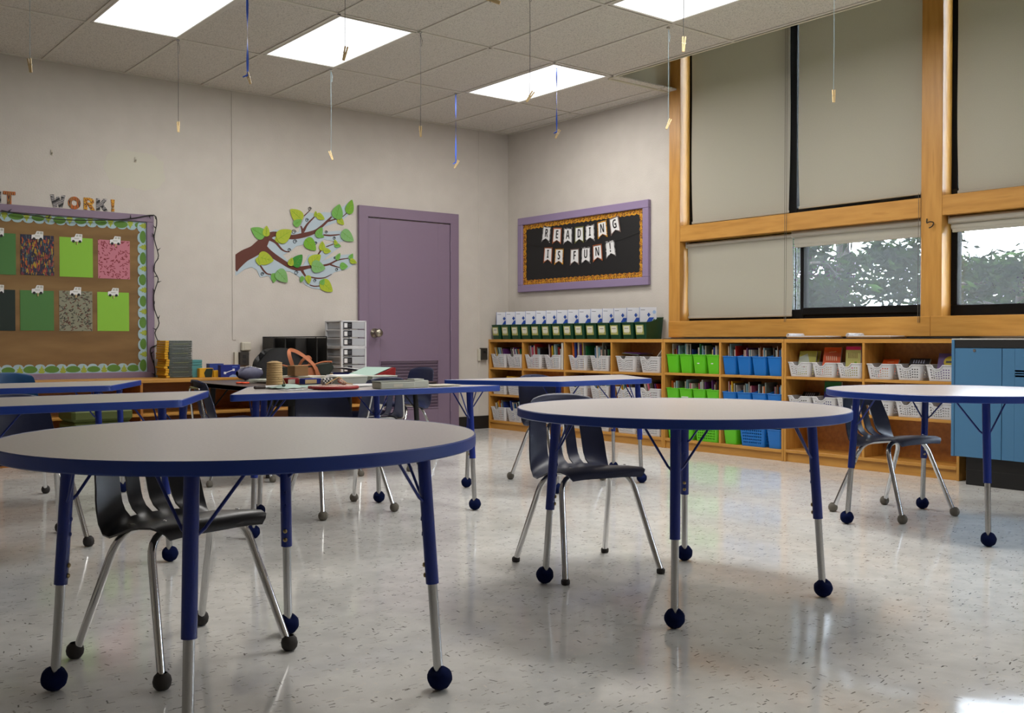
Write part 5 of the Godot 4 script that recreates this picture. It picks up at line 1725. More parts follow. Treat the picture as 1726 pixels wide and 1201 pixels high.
		for i in path.size():
			var tan: Vector3 = (path[mini(i + 1, path.size() - 1)] - path[maxi(i - 1, 0)]).normalized()
			var side := Vector3(tan.y, -tan.x, 0.25).normalized() * (0.014 if k == 0 else 0.010)
			g2.append([path[i] - side, path[i] + side])
		obj("strap", MB.new().sheet(g2, 0.003, func(_i, _j): return true), M.tan_leather, bg)
	# papers, boxes and binders on the brown table
	var rb := thing("ring_binder", "red ring binder lying wedge-shaped with pages on top", "binder", Vector3(3.90, 0.60, -6.66), 0.35)
	obj("cover", MB.new().prism(PackedVector2Array([Vector2(-0.2, 0.0), Vector2(0.16, 0.0), Vector2(0.17, 0.085), Vector2(0.15, 0.09)]), 0.27, Transform3D(Basis.IDENTITY, Vector3(0, 0.001, -0.135))), M.red_card, rb)
	obj("page_sheet", MB.new().box(Vector3(-0.035, 0.052, 0.0), Vector3(0.33, 0.003, 0.25), 0.0, Basis(Vector3.BACK, 0.245)), M.mint, rb)
	obj("spine_label", MB.new().box(Vector3(0.168, 0.045, 0), Vector3(0.002, 0.05, 0.03), 0.0, Basis(Vector3.BACK, -0.1)), M.cream_plate, rb)
	var wbk := thing("ring_binder", "white and navy binder lying behind the red binder", "binder", Vector3(4.02, 0.60, -7.05), 0.1)
	obj("base_book", MB.new().box(Vector3(0, 0.010, 0), Vector3(0.30, 0.018, 0.24), 0.002), M.cream_plate, wbk)
	obj("navy_book", MB.new().box(Vector3(0, 0.032, 0), Vector3(0.285, 0.024, 0.23), 0.004), M.royal_card, wbk)
	obj("cover", MB.new().box(Vector3(-0.02, 0.066, 0), Vector3(0.29, 0.006, 0.23), 0.001, Basis(Vector3.BACK, -0.14)), M.paper, wbk)
	rng.seed = 71
	var sheets := [[3.50, -6.55, 0.3, "paper"], [3.62, -6.50, -0.2, "paper"], [3.30, -6.55, 0.5, "cream_plate"], [3.12, -6.66, 0.2, "tin_grey"]]
	for k in sheets.size():
		var s: Array = sheets[k]
		var n := thing("paper_pile", ["white paper pile in the middle of the brown table", "white papers overlapping the middle pile", "cream paper pile beside the white pile", "grey paper pile near the orange scissors"][k], "papers", Vector3(s[0], 0.60 + [0.0, 0.024, 0.024, 0.0][k], s[1]), s[2], "paper piles on the brown table")
		for j in 3:
			obj("sheet", MB.new().box(Vector3(rng.randf_range(-0.01, 0.01), 0.004 + j * 0.0075, rng.randf_range(-0.01, 0.01)), Vector3(0.215, 0.007, 0.28), 0.001, Basis(Vector3.UP, rng.randf_range(-0.15, 0.15))), M[s[3]], n)
	var sc := thing("scissors", "orange-handled scissors lying on the brown table", "scissors", Vector3(2.90, 0.60, -6.60), 0.5)
	for s2: float in [-1.0, 1.0]:
		var ring := []
		for q in 13:
			ring.append(Vector3(cos(q * TAU / 12) * 0.028 - 0.04, 0.006, sin(q * TAU / 12) * 0.019 + s2 * 0.022))
		obj("handle", MB.new().tube(ring, 0.006, 6, false), M.orange_plastic, sc)
		obj("blade", MB.new().box(Vector3(0.05, 0.003, -s2 * 0.005), Vector3(0.13, 0.003, 0.012), 0.001, Basis(Vector3.UP, s2 * 0.08)), M.chrome, sc)
	var pc := thing("pencil_pouch", "lilac-grey soft pencil pouch with silver zip", "pouch", Vector3(3.10, 0.60, -7.0), 0.1)
	var pg := []
	for i in 13:
		var rw := []
		for j in 12:
			var th := TAU * j / 12
			var q2 := sin(PI * clampf(i / 12.0, 0.03, 0.97))
			rw.append(Vector3((i - 6) * 0.017, 0.055 + sin(th) * 0.052 * pow(q2, 0.4) + 0.004 * sin(i * 2.0 + j), cos(th) * 0.05 * pow(q2, 0.4)))
		rw.append(rw[0])
		pg.append(rw)
	obj("body", MB.new().sheet(pg, 0.002, func(_i, _j): return true), M.grey_violet, pc)
	obj("zip", MB.new().tube([Vector3(-0.09, 0.095, 0.03), Vector3(0.0, 0.108, 0.015), Vector3(0.09, 0.085, 0.02)], 0.004, 6), M.chrome, pc)
	var kb := thing("kraft_box", "plain brown cardboard box on the brown table", "box", Vector3(3.25, 0.6485, -6.52), 0.15)
	obj("carton", MB.new().box(Vector3(0, 0.036, 0), Vector3(0.115, 0.072, 0.09), 0.002), M.kraft_box, kb)
	obj("tape", MB.new().box(Vector3(0, 0.0725, 0), Vector3(0.03, 0.001, 0.09)), M.clip_wood, kb)
	for q3: Array in [["red_box", "small red carton on the brown table", 3.12, -6.36, 0.085, 0.04, "red_card"], ["yellow_box", "yellow and blue carton on the brown table", 3.22, -6.27, 0.14, 0.038, "royal_card"]]:
		var o := thing(q3[0], q3[1], "box", Vector3(q3[2], 0.60, q3[3]), 0.2)
		obj("carton", MB.new().box(Vector3(0, q3[5] / 2, 0), Vector3(q3[4], q3[5], 0.06), 0.002), M[q3[6]], o)
		obj("front_label", MB.new().box(Vector3(-0.02, q3[5] * 0.45, 0.0305), Vector3(q3[4] * 0.7, q3[5] * 0.7, 0.001)), M["cream_plate" if q3[6] == "red_card" else "clip_wood"], o)
	for k in 2:
		var gt := thing("index_tin", ["grey flat file box near the front edge of the brown table", "second grey flat file box on the brown table"][k], "file box", Vector3([3.42, 3.66][k], 0.60, -6.10), 0.05, "grey file boxes")
		obj("box", MB.new().box(Vector3(0, 0.022, 0), Vector3(0.21, 0.044, 0.15), 0.003), M.tin_grey, gt)
		obj("lid", MB.new().box(Vector3(0.0, 0.048, 0), Vector3(0.215, 0.010, 0.155), 0.003), M.tin_grey, gt)


func build_table_clutter() -> void:
	var y := TH
	# cone of jute twine
	var tw := thing("twine_spool", "spool of natural jute twine on the craft table", "twine", Vector3(2.21, y, -4.69))
	var prof := [Vector2(0, 0.004), Vector2(0.042, 0.004)]
	for k in 22:
		prof.append(Vector2(0.0405 + 0.002 * (k % 2) - 0.0002 * k, 0.006 + k * 0.0058))
	prof.append(Vector2(0.012, 0.136))
	prof.append(Vector2(0.012, 0.11))
	prof.append(Vector2(0.0, 0.11))
	obj("winding", MB.new().lathe(prof, 22, Transform3D.IDENTITY, false), M.jute, tw)
	obj("core", MB.new().lathe([Vector2(0, 0), Vector2(0.03, 0), Vector2(0.03, 0.004), Vector2(0, 0.004)], 16), M.kraft_box, tw)
	obj("loose_end", MB.new().tube(smooth_path([Vector3(0.0, 0.05, 0.0425), Vector3(0.03, 0.044, 0.032), Vector3(0.05, 0.02, 0.02), Vector3(0.06, 0.003, 0.03)]), 0.002, 5), M.jute, tw)
	var mk := thing("marker_pen", "dark red marker pen with white barrel", "marker", Vector3(2.13, y, -4.63), 0.15)
	obj("cap", MB.new().tube([Vector3(-0.06, 0.009, 0), Vector3(-0.055, 0.009, 0), Vector3(0.0, 0.009, 0)], [0.006, 0.009, 0.009], 10), M.ink_13, mk)
	obj("barrel", MB.new().tube([Vector3(0.0, 0.009, 0), Vector3(0.075, 0.009, 0)], 0.0085, 10), M.paper, mk)
	var pk := thing("foil_packet", "pale mint plastic packet with green seal", "packet", Vector3(2.235, y, -4.585), 0.3)
	var g := []
	for i in 9:
		var row := []
		for j in 7:
			row.append(Vector3((i - 4) * 0.022, 0.005 + 0.016 * sin(PI * i / 8.0) * sin(PI * j / 6.0) + 0.005 * sin(i * 2.1 + j * 1.7) ** 2, (j - 3) * 0.022))
		g.append(row)
	obj("film", MB.new().sheet(g, -0.001, func(_i, _j): return true), M.mint, pk)
	obj("seal", MB.new().box(Vector3(-0.06, 0.02, 0.03), Vector3(0.02, 0.012, 0.012), 0.004), M.green_plastic, pk)
	var cd := thing("letter_card", "white card strip with black letters lying on craft table", "card", Vector3(2.20, y, -4.44), 0.12)
	obj("card", MB.new().box(Vector3(0, 0.002, 0), Vector3(0.15, 0.002, 0.08)), M.paper, cd)
	for k in 4:
		obj("letter_mark", MB.new().box(Vector3(-0.05 + k * 0.034, 0.0035, 0.01), Vector3(0.018, 0.001, 0.022), 0.0, Basis(Vector3.UP, 0.3 * k)), M.cotton_black, cd)
	# red-rimmed round cushion with a bow
	var hp := thing("craft_hoop", "red-rimmed round craft with sprigged cloth and checked bow", "craft", Vector3(2.40, y, -4.43))
	obj("rim", MB.new().lathe([Vector2(0.10, 0.002), Vector2(0.122, 0.002), Vector2(0.126, 0.008), Vector2(0.122, 0.015), Vector2(0.11, 0.016)], 32, Transform3D.IDENTITY, true), M.red_card, hp)
	obj("cloth", MB.new().lathe([Vector2(0.118, 0.0145), Vector2(0.08, 0.019), Vector2(0, 0.021)], 28, Transform3D.IDENTITY, true), M.sprigged, hp)
	obj("bow", MB.new().box(Vector3(-0.035, 0.038, 0.0), Vector3(0.07, 0.032, 0.02), 0.008, Basis(Vector3.BACK, 0.06)), M.checked, hp)
	obj("bow", MB.new().box(Vector3(0.035, 0.034, 0.02), Vector3(0.05, 0.022, 0.02), 0.007, Basis(Vector3.BACK, -0.5)), M.sprigged, hp)
	obj("twine_knot", MB.new().tube(smooth_path([Vector3(-0.06, 0.024, 0.03), Vector3(0.0, 0.05, 0.02), Vector3(0.03, 0.055, 0.01), Vector3(0.05, 0.03, 0.03), Vector3(0.09, 0.022, 0.03)]), 0.003, 5), M.jute, hp)
	# grey metal file boxes and papers
	var tn := thing("index_tin", "grey metal card file box standing on the craft table", "file box", Vector3(2.665, y, -4.30), -0.08)
	obj("box", MB.new().box(Vector3(0, 0.016, 0), Vector3(0.19, 0.032, 0.10), 0.003), M.tin_grey, tn)
	obj("lid", MB.new().box(Vector3(0, 0.0345, -0.004), Vector3(0.193, 0.005, 0.098), 0.002), M.ink_12, tn)
	obj("name_plate", MB.new().box(Vector3(0.0, 0.016, 0.0504), Vector3(0.05, 0.014, 0.001)), M.cream_plate, tn)
	var tn2 := thing("index_tin", "small grey card file drawer beside the metal file box", "file box", Vector3(2.815, y, -4.32), -0.05)
	obj("box", MB.new().box(Vector3(0, 0.018, 0), Vector3(0.085, 0.036, 0.10), 0.003), M.tin_grey, tn2)
	obj("tab", MB.new().box(Vector3(0, 0.040, -0.01), Vector3(0.06, 0.006, 0.07), 0.002), M.tin_grey, tn2)
	for k in 4:
		var sp: Array = [[2.96, -4.36, 0.0, "cream_plate"], [2.62, -4.60, 0.2, "paper"], [2.46, -4.70, -0.2, "mint"], [2.86, -4.60, 0.1, "cream_plate"]][k]
		var pp := thing("paper_sheet", ["cream paper sheet at the pointed end of the craft table", "white paper sheet behind the grey file box", "mint paper sheet behind the round craft", "cream paper sheet at the back of the craft table"][k], "paper", Vector3(sp[0], y, sp[1]), sp[2])
		obj("sheet", MB.new().box(Vector3(0, 0.0025, 0), Vector3(0.21, 0.003, 0.14), 0.0), M[sp[3]], pp)
		obj("sheet", MB.new().box(Vector3(0.015, 0.0065, 0.01), Vector3(0.19, 0.003, 0.13), 0.0, Basis(Vector3.UP, 0.1)), M[sp[3]], pp)


# ---------------------------------------------------------------- boards and wall decoration
func letter(ch: String, cap: float, depth: float, m: Material, bold := true, squeeze := 1.0) -> MeshInstance3D:
	var f := SystemFont.new()
	f.font_names = PackedStringArray(["Droid Sans"])
	f.font_weight = 700 if bold else 400
	var tm := TextMesh.new()
	tm.font = f
	tm.text = ch
	tm.font_size = 64
	tm.pixel_size = cap / (0.72 * 64)
	tm.depth = depth
	tm.curve_step = 1.0
	tm.material = m
	var o := MeshInstance3D.new()
	o.mesh = tm
	o.scale.x = squeeze
	return o


# chunky cut-out letters, 94 mm tall, centred on x
func block_letter(ch: String) -> PackedVector2Array:
	var p := []
	match ch:
		"T":
			p = [[0, 1], [0.9, 1], [0.9, 0.74], [0.6, 0.74], [0.6, 0], [0.3, 0], [0.3, 0.74], [0, 0.74]]
		"W":
			p = [[0, 1], [0.28, 1], [0.37, 0.50], [0.48, 0.86], [0.68, 0.86], [0.79, 0.50], [0.88, 1], [1.16, 1], [0.94, 0], [0.67, 0], [0.58, 0.34], [0.49, 0], [0.22, 0]]
		"K":
			p = [[0, 0], [0, 1], [0.3, 1], [0.3, 0.64], [0.56, 1], [0.92, 1], [0.57, 0.55], [0.95, 0], [0.6, 0], [0.38, 0.34], [0.3, 0.25], [0.3, 0]]
		"N":
			p = [[0, 0], [0, 1], [0.28, 1], [0.6, 0.47], [0.6, 1], [0.88, 1], [0.88, 0], [0.6, 0], [0.28, 0.53], [0.28, 0]]
		"!":
			p = [[0.0, 1], [0.32, 1], [0.25, 0.30], [0.165, 0.30], [0.165, 0.24], [0.28, 0.24], [0.28, 0], [0.04, 0], [0.04, 0.24], [0.155, 0.24], [0.155, 0.30], [0.07, 0.30]]
		"O":
			for k in 25:
				var a := PI / 2 + 0.004 + (TAU - 0.008) * k / 24.0
				p.append([0.5 + 0.5 * cos(a), 0.5 + 0.52 * sin(a)])
			for k in 25:
				var a := PI / 2 - 0.004 - (TAU - 0.008) * k / 24.0
				p.append([0.5 + 0.21 * cos(a), 0.5 + 0.23 * sin(a)])
		"R":
			p = [[0, 0], [0, 0.698], [0.29, 0.698], [0.29, 0.60], [0.44, 0.60], [0.53, 0.64], [0.55, 0.70], [0.53, 0.76], [0.44, 0.80], [0.29, 0.80], [0.29, 0.702], [0, 0.702], [0, 1], [0.52, 1], [0.70, 0.95], [0.81, 0.84], [0.83, 0.69], [0.77, 0.54], [0.65, 0.45], [0.90, 0], [0.57, 0], [0.36, 0.40], [0.29, 0.40], [0.29, 0]]
	var wide := 0.0
	for q: Array in p:
		wide = maxf(wide, q[0])
	var out := PackedVector2Array()
	for q: Array in p:
		out.append(Vector2((q[0] - wide / 2) * 0.094, q[1] * 0.094))
	return out


func build_reading_board() -> void:
	var z0 := -8.02
	var z1 := -6.19
	var y0 := 1.386
	var y1 := 2.137
	var t := thing("reading_board", "black bulletin board in lilac frame, banner reading READING IS FUN!", "bulletin board", Vector3.ZERO)
	var fw := 0.072
	var d := 0.035
	var x1 := XR
	var x0 := XR - d
	obj("frame_rail", MB.new().span(Vector3(x0, y0, z0), Vector3(x1, y0 + fw, z1), 0.004), M.lilac_board, t)
	obj("frame_rail", MB.new().span(Vector3(x0, y1 - fw, z0), Vector3(x1, y1, z1), 0.004), M.lilac_board, t)
	obj("frame_rail", MB.new().span(Vector3(x0, y0 + fw, z0), Vector3(x1, y1 - fw, z0 + fw), 0.004), M.lilac_board, t)
	obj("frame_rail", MB.new().span(Vector3(x0, y0 + fw, z1 - fw), Vector3(x1, y1 - fw, z1), 0.004), M.lilac_board, t)
	obj("backing", MB.new().span(Vector3(XR - 0.012, y0 + fw, z0 + fw), Vector3(XR, y1 - fw, z1 - fw)), M.cotton_black, t)
	# toothed leopard-print border
	var w := z1 - z0 - 2 * fw
	var h := y1 - y0 - 2 * fw
	var cz := (z0 + z1) / 2
	var cy := (y0 + y1) / 2
	for s in 4:
		var ln := w if s < 2 else h
		var n := int(ln / 0.030)
		var out := PackedVector2Array([Vector2(-ln / 2, 0), Vector2(ln / 2, 0)])
		for k in n + 1:
			var u := ln / 2 - ln * k / n
			out.append(Vector2(u, 0.052 if k % 2 == 0 else 0.042))
		var xf: Transform3D = [Transform3D(Basis.IDENTITY, Vector3(0, -h / 2, 0)), Transform3D(Basis(Vector3.BACK, PI), Vector3(0, h / 2, 0)), Transform3D(Basis(Vector3.BACK, -PI / 2), Vector3(-w / 2, 0, 0)), Transform3D(Basis(Vector3.BACK, PI / 2), Vector3(w / 2, 0, 0))][s]
		obj("border_strip", MB.new().prism(out, 0.001, on_window_wall(cz, cy, 0.012 + 0.0012 * s) * xf), M.leopard, t)
	# line and pennants
	var line := []
	for p: Array in BANNER_LINE:
		line.append(Vector3(XR - 0.020, p[1], p[0]))
	obj("banner_line", MB.new().tube(smooth_path(line), 0.0015, 5), M.outlet_brown, t)
	mat("edge_orange", Color(0.60, 0.33, 0.18), 0.6)
	mat("edge_olive", Color(0.38, 0.38, 0.18), 0.6)
	mat("edge_taupe", Color(0.44, 0.36, 0.33), 0.6)
	var rims := ["zebra", "edge_orange", "edge_olive", "leopard", "edge_taupe"]
	for p: Array in PENNANTS:
		var pn := struct("pennant", t)
		pn.transform = on_window_wall(p[1], p[2], 0.0165) * Transform3D(Basis(Vector3.BACK, deg_to_rad(-p[3])), Vector3.ZERO)
		var a := 0.061
		var b := 0.160
		var flag := func(i: float) -> PackedVector2Array:
			return PackedVector2Array([Vector2(-a + i, -i), Vector2(a - i, -i), Vector2(a - i + 0.004, -b + i * 1.6), Vector2(0, -b + 0.040 + i * 0.2), Vector2(-a + i - 0.004, -b + i * 1.6)])
		obj("pennant_card", MB.new().prism(flag.call(0.0), 0.0012), M[rims[p[4]]], pn)
		obj("pennant_face", MB.new().prism(flag.call(0.012), 0.0008, Transform3D(Basis.IDENTITY, Vector3(0, 0, 0.0012))), M.paper, pn)
		var l := letter(p[0], 0.080, 0.001, M.cotton_black, true, 0.74)
		l.name = "pennant_letter"
		l.position = Vector3(0, -0.066, 0.0026)
		pn.add_child(l, true)


func build_work_board() -> void:
	var x0 := 0.10
	var x1 := 2.816
	var y0 := 0.588
	var y1 := 1.908
	var t := thing("work_board", "large kraft-paper bulletin board in lilac frame with leafy border", "bulletin board", Vector3.ZERO)
	var fw := 0.058
	var d := 0.03
	obj("frame_rail", MB.new().span(Vector3(x0, y0, ZB), Vector3(x1, y0 + fw, ZB + d), 0.004), M.lilac, t)
	obj("frame_rail", MB.new().span(Vector3(x0, y1 - fw, ZB), Vector3(x1, y1, ZB + d), 0.004), M.lilac, t)
	obj("frame_rail", MB.new().span(Vector3(x0, y0 + fw, ZB), Vector3(x0 + fw, y1 - fw, ZB + d), 0.004), M.lilac, t)
	obj("frame_rail", MB.new().span(Vector3(x1 - fw, y0 + fw, ZB), Vector3(x1, y1 - fw, ZB + d), 0.004), M.lilac, t)
	obj("kraft_backing", MB.new().span(Vector3(x0 + fw, y0 + fw, ZB), Vector3(x1 - fw, y1 - fw, ZB + 0.010)), M.kraft, t)
	var w := x1 - x0 - 2 * fw
	var h := y1 - y0 - 2 * fw
	var c := Vector2((x0 + x1) / 2, (y0 + y1) / 2)
	rng.seed = 8
	mat("border_pale", Color(0.60, 0.70, 0.73), 0.7)
	mat("border_green", Color(0.32, 0.48, 0.16), 0.7)
	mat("border_fern", Color(0.58, 0.63, 0.20), 0.7)
	var leaf := PackedVector2Array()
	for k in 14:
		var a := TAU * k / 14.0
		leaf.append(Vector2(cos(a) * 0.052 * (1.0 - 0.12 * sin(a)), 0.030 + sin(a) * 0.026))
	var big := MB.new().prism(leaf, 0.0008).mesh(M.border_green)
	var fern := MB.new().prism(PackedVector2Array([Vector2(-0.014, 0.002), Vector2(0.014, 0.002), Vector2(0.026, 0.016), Vector2(0.014, 0.022), Vector2(0.02, 0.034), Vector2(0.009, 0.038), Vector2(0, 0.062), Vector2(-0.009, 0.038), Vector2(-0.02, 0.034), Vector2(-0.014, 0.022), Vector2(-0.026, 0.016)]), 0.0008).mesh(M.border_fern)
	for s in 3:
		var ln := w if s < 2 else h
		var cells := int(ln / 0.152)
		var out := PackedVector2Array([Vector2(-ln / 2, 0), Vector2(ln / 2, 0)])
		var n := cells * 12
		for k in n + 1:
			var u := ln / 2 - ln * k / n
			var ph := fposmod((u + ln / 2) / (ln / cells), 1.0)
			var lobe := 0.058 + 0.012 * absf(sin(ph * PI * 2.0)) - 0.010 * float(k % 12 == 0 or k % 12 == 6)
			out.append(Vector2(u, lobe))
		var xf: Transform3D = [Transform3D(Basis.IDENTITY, Vector3(0, -h / 2, 0)), Transform3D(Basis(Vector3.BACK, PI), Vector3(0, h / 2, 0)), Transform3D(Basis(Vector3.BACK, PI / 2), Vector3(w / 2, 0, 0))][s]
		var strip := obj("border_strip", MB.new().prism(out, 0.001, Transform3D(Basis.IDENTITY, Vector3(0, 0, 0))), M.border_pale, t)
		strip.transform = on_back_wall(c.x, c.y, 0.0105 + 0.0013 * s) * xf
		for k in cells:
			var u2 := -ln / 2 + ln * (k + 0.30) / cells
			if s < 2 and c.x + (u2 if s == 0 else -u2) < 1.5:
				continue
			inst("border_leaf", big, strip, Vector3(u2, 0, 0.0012)).scale = Vector3(rng.randf_range(0.85, 1.05), rng.randf_range(0.9, 1.1), 1)
			inst("border_fern", fern, strip, Vector3(u2 + ln / cells * 0.52, 0, 0.0014))
	# pinned papers
	var mats := ["paper_green", "paper_ikat", "paper_lime", "paper_pink", "paper_spruce", "paper_green", "paper_speckled", "paper_lime"]
	var what := ["plain green paper, upper row", "multicoloured patterned paper", "plain lime paper, upper row beside the pink paper", "pink paper with red sprigs", "dark spruce green paper", "plain green paper, lower row beside the spruce paper", "grey-green speckled patterned paper", "plain lime paper, lower row"]
	for k in 8:
		var p: Array = PAPERS[k]
		var pw: float = p[2] - p[0]
		var hh: float = p[1] - p[3]
		var o := thing("display_paper", what[k] + ", pinned to the kraft board", "paper", Vector3((p[0] + p[2]) / 2, (p[1] + p[3]) / 2, ZB + 0.0115), 0.0, "papers on the work board")
		obj("sheet", MB.new().box(Vector3(0, 0, 0), Vector3(pw, hh, 0.0012)), M.paper if mats[k] in ["paper_ikat", "paper_pink", "paper_speckled"] else M[mats[k]], o)
		if mats[k] in ["paper_ikat", "paper_pink", "paper_speckled"]:
			obj("print", MB.new().card(pw, hh, Transform3D(Basis.IDENTITY, Vector3(0, 0, 0.0008))), M[mats[k]], o)
		# jeep-shaped name card held by a clothespin
		var q: Array = CARDS[k]
		var jp := thing("name_card", "white jeep-shaped name card clipped over the " + what[k], "name card", Vector3(q[0], q[1] - 0.03, ZB + 0.013), 0.0, "jeep-shaped name cards")
		obj("card", MB.new().prism(PackedVector2Array([Vector2(-0.042, -0.022), Vector2(0.04, -0.022), Vector2(0.042, 0.036), Vector2(-0.004, 0.038), Vector2(-0.016, 0.012), Vector2(-0.040, 0.008)]), 0.0012), M.paper, jp)
		obj("windscreen", MB.new().prism(PackedVector2Array([Vector2(-0.006, 0.016), Vector2(0.012, 0.016), Vector2(0.012, 0.032), Vector2(0.0, 0.032)]), 0.0004, Transform3D(Basis.IDENTITY, Vector3(0, 0, 0.0012))), M.tin_grey, jp)
		obj("windscreen", MB.new().prism(PackedVector2Array([Vector2(0.018, 0.016), Vector2(0.036, 0.016), Vector2(0.036, 0.032), Vector2(0.018, 0.032)]), 0.0004, Transform3D(Basis.IDENTITY, Vector3(0, 0, 0.0012))), M.tin_grey, jp)
		for s2: float in [-0.024, 0.024]:
			obj("wheel", MB.new().prism(circle(0.0105, 12), 0.0006, Transform3D(Basis.IDENTITY, Vector3(s2, -0.021, 0.0012))), M.cotton_black, jp)
		obj("name_line", MB.new().box(Vector3(0, 0.001, 0.0014), Vector3(0.035, 0.006, 0.0004)), M.tin_grey, jp)
		obj("pin", MB.new().box(Vector3(0.002, -0.034, 0.004), Vector3(0.008, 0.026, 0.006), 0.002), M.clip_wood, jp)
	# letters standing over the frame
	for l: Array in [["N", 1.655, 1.962, "zebra"], ["T", 1.752, 1.960, "tiger"], ["W", 2.092, 1.964, "zebra"], ["O", 2.212, 1.960, "tiger"], ["R", 2.323, 1.962, "leopard"], ["K", 2.420, 1.963, "zebra"], ["!", 2.501, 1.964, "leopard"]]:
		var o2 := obj("wall_letter", MB.new().prism(block_letter(l[0]), 0.004), M[l[3]], null, Vector3(l[1], l[2] - 0.047, ZB + 0.001))
		tag(o2, "%s-print cut-out letter %s on wall above the bulletin board" % [l[3], "exclamation mark" if l[0] == "!" else l[0]], "letter", "cut-out letters over the work board")
	# string of unlit fairy lights
	var g := thing("fairy_lights", "dark green string of unlit fairy lights draped over the board frame", "string lights", Vector3.ZERO)
	var path := []
	for p2: Array in GARLAND:
		path.append(Vector3(p2[0], p2[1], ZB + 0.039))
	path = smooth_path(path, 3)
	obj("cable", MB.new().tube(path, 0.0042, 5), M.green_wire, g)
	for k in range(2, path.size(), 3):
		var dir := Vector3(rng.randf_range(-1, 1), rng.randf_range(-0.3, 1), rng.randf_range(0, 0.4)).normalized()
		obj("bulb", MB.new().tube([path[k], path[k] + dir * 0.012, path[k] + dir * 0.018, path[k] + dir * 0.032], [0.004, 0.005, 0.003, 0.0015], 6), M.green_wire, g)


func build_tree_decal() -> void:
	var t := thing("branch_cutout", "cardboard tree branch cut-out with lime and green leaves on wall", "wall decoration", Vector3.ZERO)
	var z := ZB + 0.001
	var ol := PackedVector2Array()
	for p: Array in BRANCH_CARD:
		ol.append(Vector2(p[0], p[1]))
	obj("sky_card", MB.new().prism(ol, 0.003, Transform3D(Basis.IDENTITY, Vector3(0, 0, z))), M.branch_card, t)
	var room := PackedVector2Array([Vector2(3.516, 1.0), Vector2(5.0, 1.0), Vector2(5.0, 2.6), Vector2(3.516, 2.6)])
	for nb in BRANCHES.size():
		var pts := []
		for p: Array in BRANCHES[nb]:
			pts.append(Vector3(p[0], p[1], p[2]))
		pts = smooth_path(pts, 4)
		var left := PackedVector2Array()
		var right := PackedVector2Array()
		for i in pts.size():
			var d: Vector3 = pts[mini(i + 1, pts.size() - 1)] - pts[maxi(i - 1, 0)]
			var n := Vector2(-d.y, d.x).normalized() * maxf(pts[i].z, 0.0015)
			left.append(Vector2(pts[i].x, pts[i].y) + n)
			right.append(Vector2(pts[i].x, pts[i].y) - n)
		var whole := PackedVector2Array()
		for i in pts.size() - 1:
			var piece := PackedVector2Array([left[i], left[i + 1], right[i + 1], right[i]])
			if whole.is_empty():
				whole = piece
			else:
				var fat := Geometry2D.offset_polygon(piece, 0.0004)
				whole = Geometry2D.merge_polygons(whole, fat[0])[0]
		if nb == 0:
			whole = Geometry2D.intersect_polygons(whole, room)[0]
		obj("branch", MB.new().prism(whole, 0.0012 + 0.00016 * (nb % 8), Transform3D(Basis.IDENTITY, Vector3(0, 0, z + 0.003))), M.branch_brown, t)
	for c: Array in CURLS:
		var path := []
		for k in 22:
			var a := k / 21.0 * TAU * 1.35
			var r: float = c[2] * (1.0 - 0.62 * k / 21.0)
			path.append(Vector3(c[0] + cos(a) * r, c[1] + sin(a) * r, z + 0.0055))
		obj("curl", MB.new().tube(path, 0.0022, 5), M.curl_black, t)
	for nl in LEAVES.size():
		var l: Array = LEAVES[nl]
		var tip := Vector2(l[0], l[1])
		var root := Vector2(l[2], l[3])
		var ax := tip - root
		var ln := ax.length() * 1.04
		var an := ax.angle()
		var shape := PackedVector2Array()
		for k in 20:
			var u := k / 19.0
			var wd: float = l[4] * 0.5 * pow(sin(PI * pow(u, 0.62)), 0.75) if k > 0 and k < 19 else 0.0
			shape.append(Vector2(u * ln - ln * 0.04, wd))
		for k in range(18, 0, -1):
			var u2 := k / 19.0
			shape.append(Vector2(u2 * ln - ln * 0.04, -l[4] * 0.5 * pow(sin(PI * pow(u2, 0.62)), 0.75)))
		var xf := Transform3D(Basis(Vector3.BACK, an), Vector3(root.x, root.y, z + 0.0062 + 0.0027 * (nl % 3) + 0.00005 * nl))
		var lf := obj("leaf", MB.new().prism(shape, 0.0018, xf), M["card_leaf_%d" % int(l[5])], t)
		var vein := MB.new()
		vein.tube([xf * Vector3(0, 0, 0.0021), xf * Vector3(ln * 0.82, 0, 0.0021)], 0.0011, 4)
		for k in 3:
			for s: float in [-1.0, 1.0]:
				vein.tube([xf * Vector3(ln * (0.2 + 0.2 * k), 0, 0.0021), xf * Vector3(ln * (0.34 + 0.2 * k), s * l[4] * (0.30 - 0.06 * k), 0.0021)], 0.0007, 4)
		obj("vein", vein, M.card_leaf_2 if l[5] != 2 else M.card_leaf_1, lf)


# ---------------------------------------------------------------- hangings and wall fittings
func clothespin(t: Node3D, at: Vector3, tilt: float, yaw: float) -> void:
	var b := Basis(Vector3.UP, yaw) * Basis(Vector3.BACK, tilt)
	var p := MB.new()
	p.box(at + b * Vector3(-0.0048, 0, 0), Vector3(0.0075, 0.075, 0.011), 0.001, b * Basis(Vector3.BACK, 0.05))
	p.box(at + b * Vector3(0.0048, 0, 0), Vector3(0.0075, 0.075, 0.011), 0.001, b * Basis(Vector3.BACK, -0.05))
	var cp := obj("clothespin", p, M.clip_wood, t)
	obj("spring", MB.new().tube([at + b * Vector3(-0.011, 0.004, 0), at + b * Vector3(0.011, 0.004, 0)], 0.0035, 6), M.dull_chrome, cp)


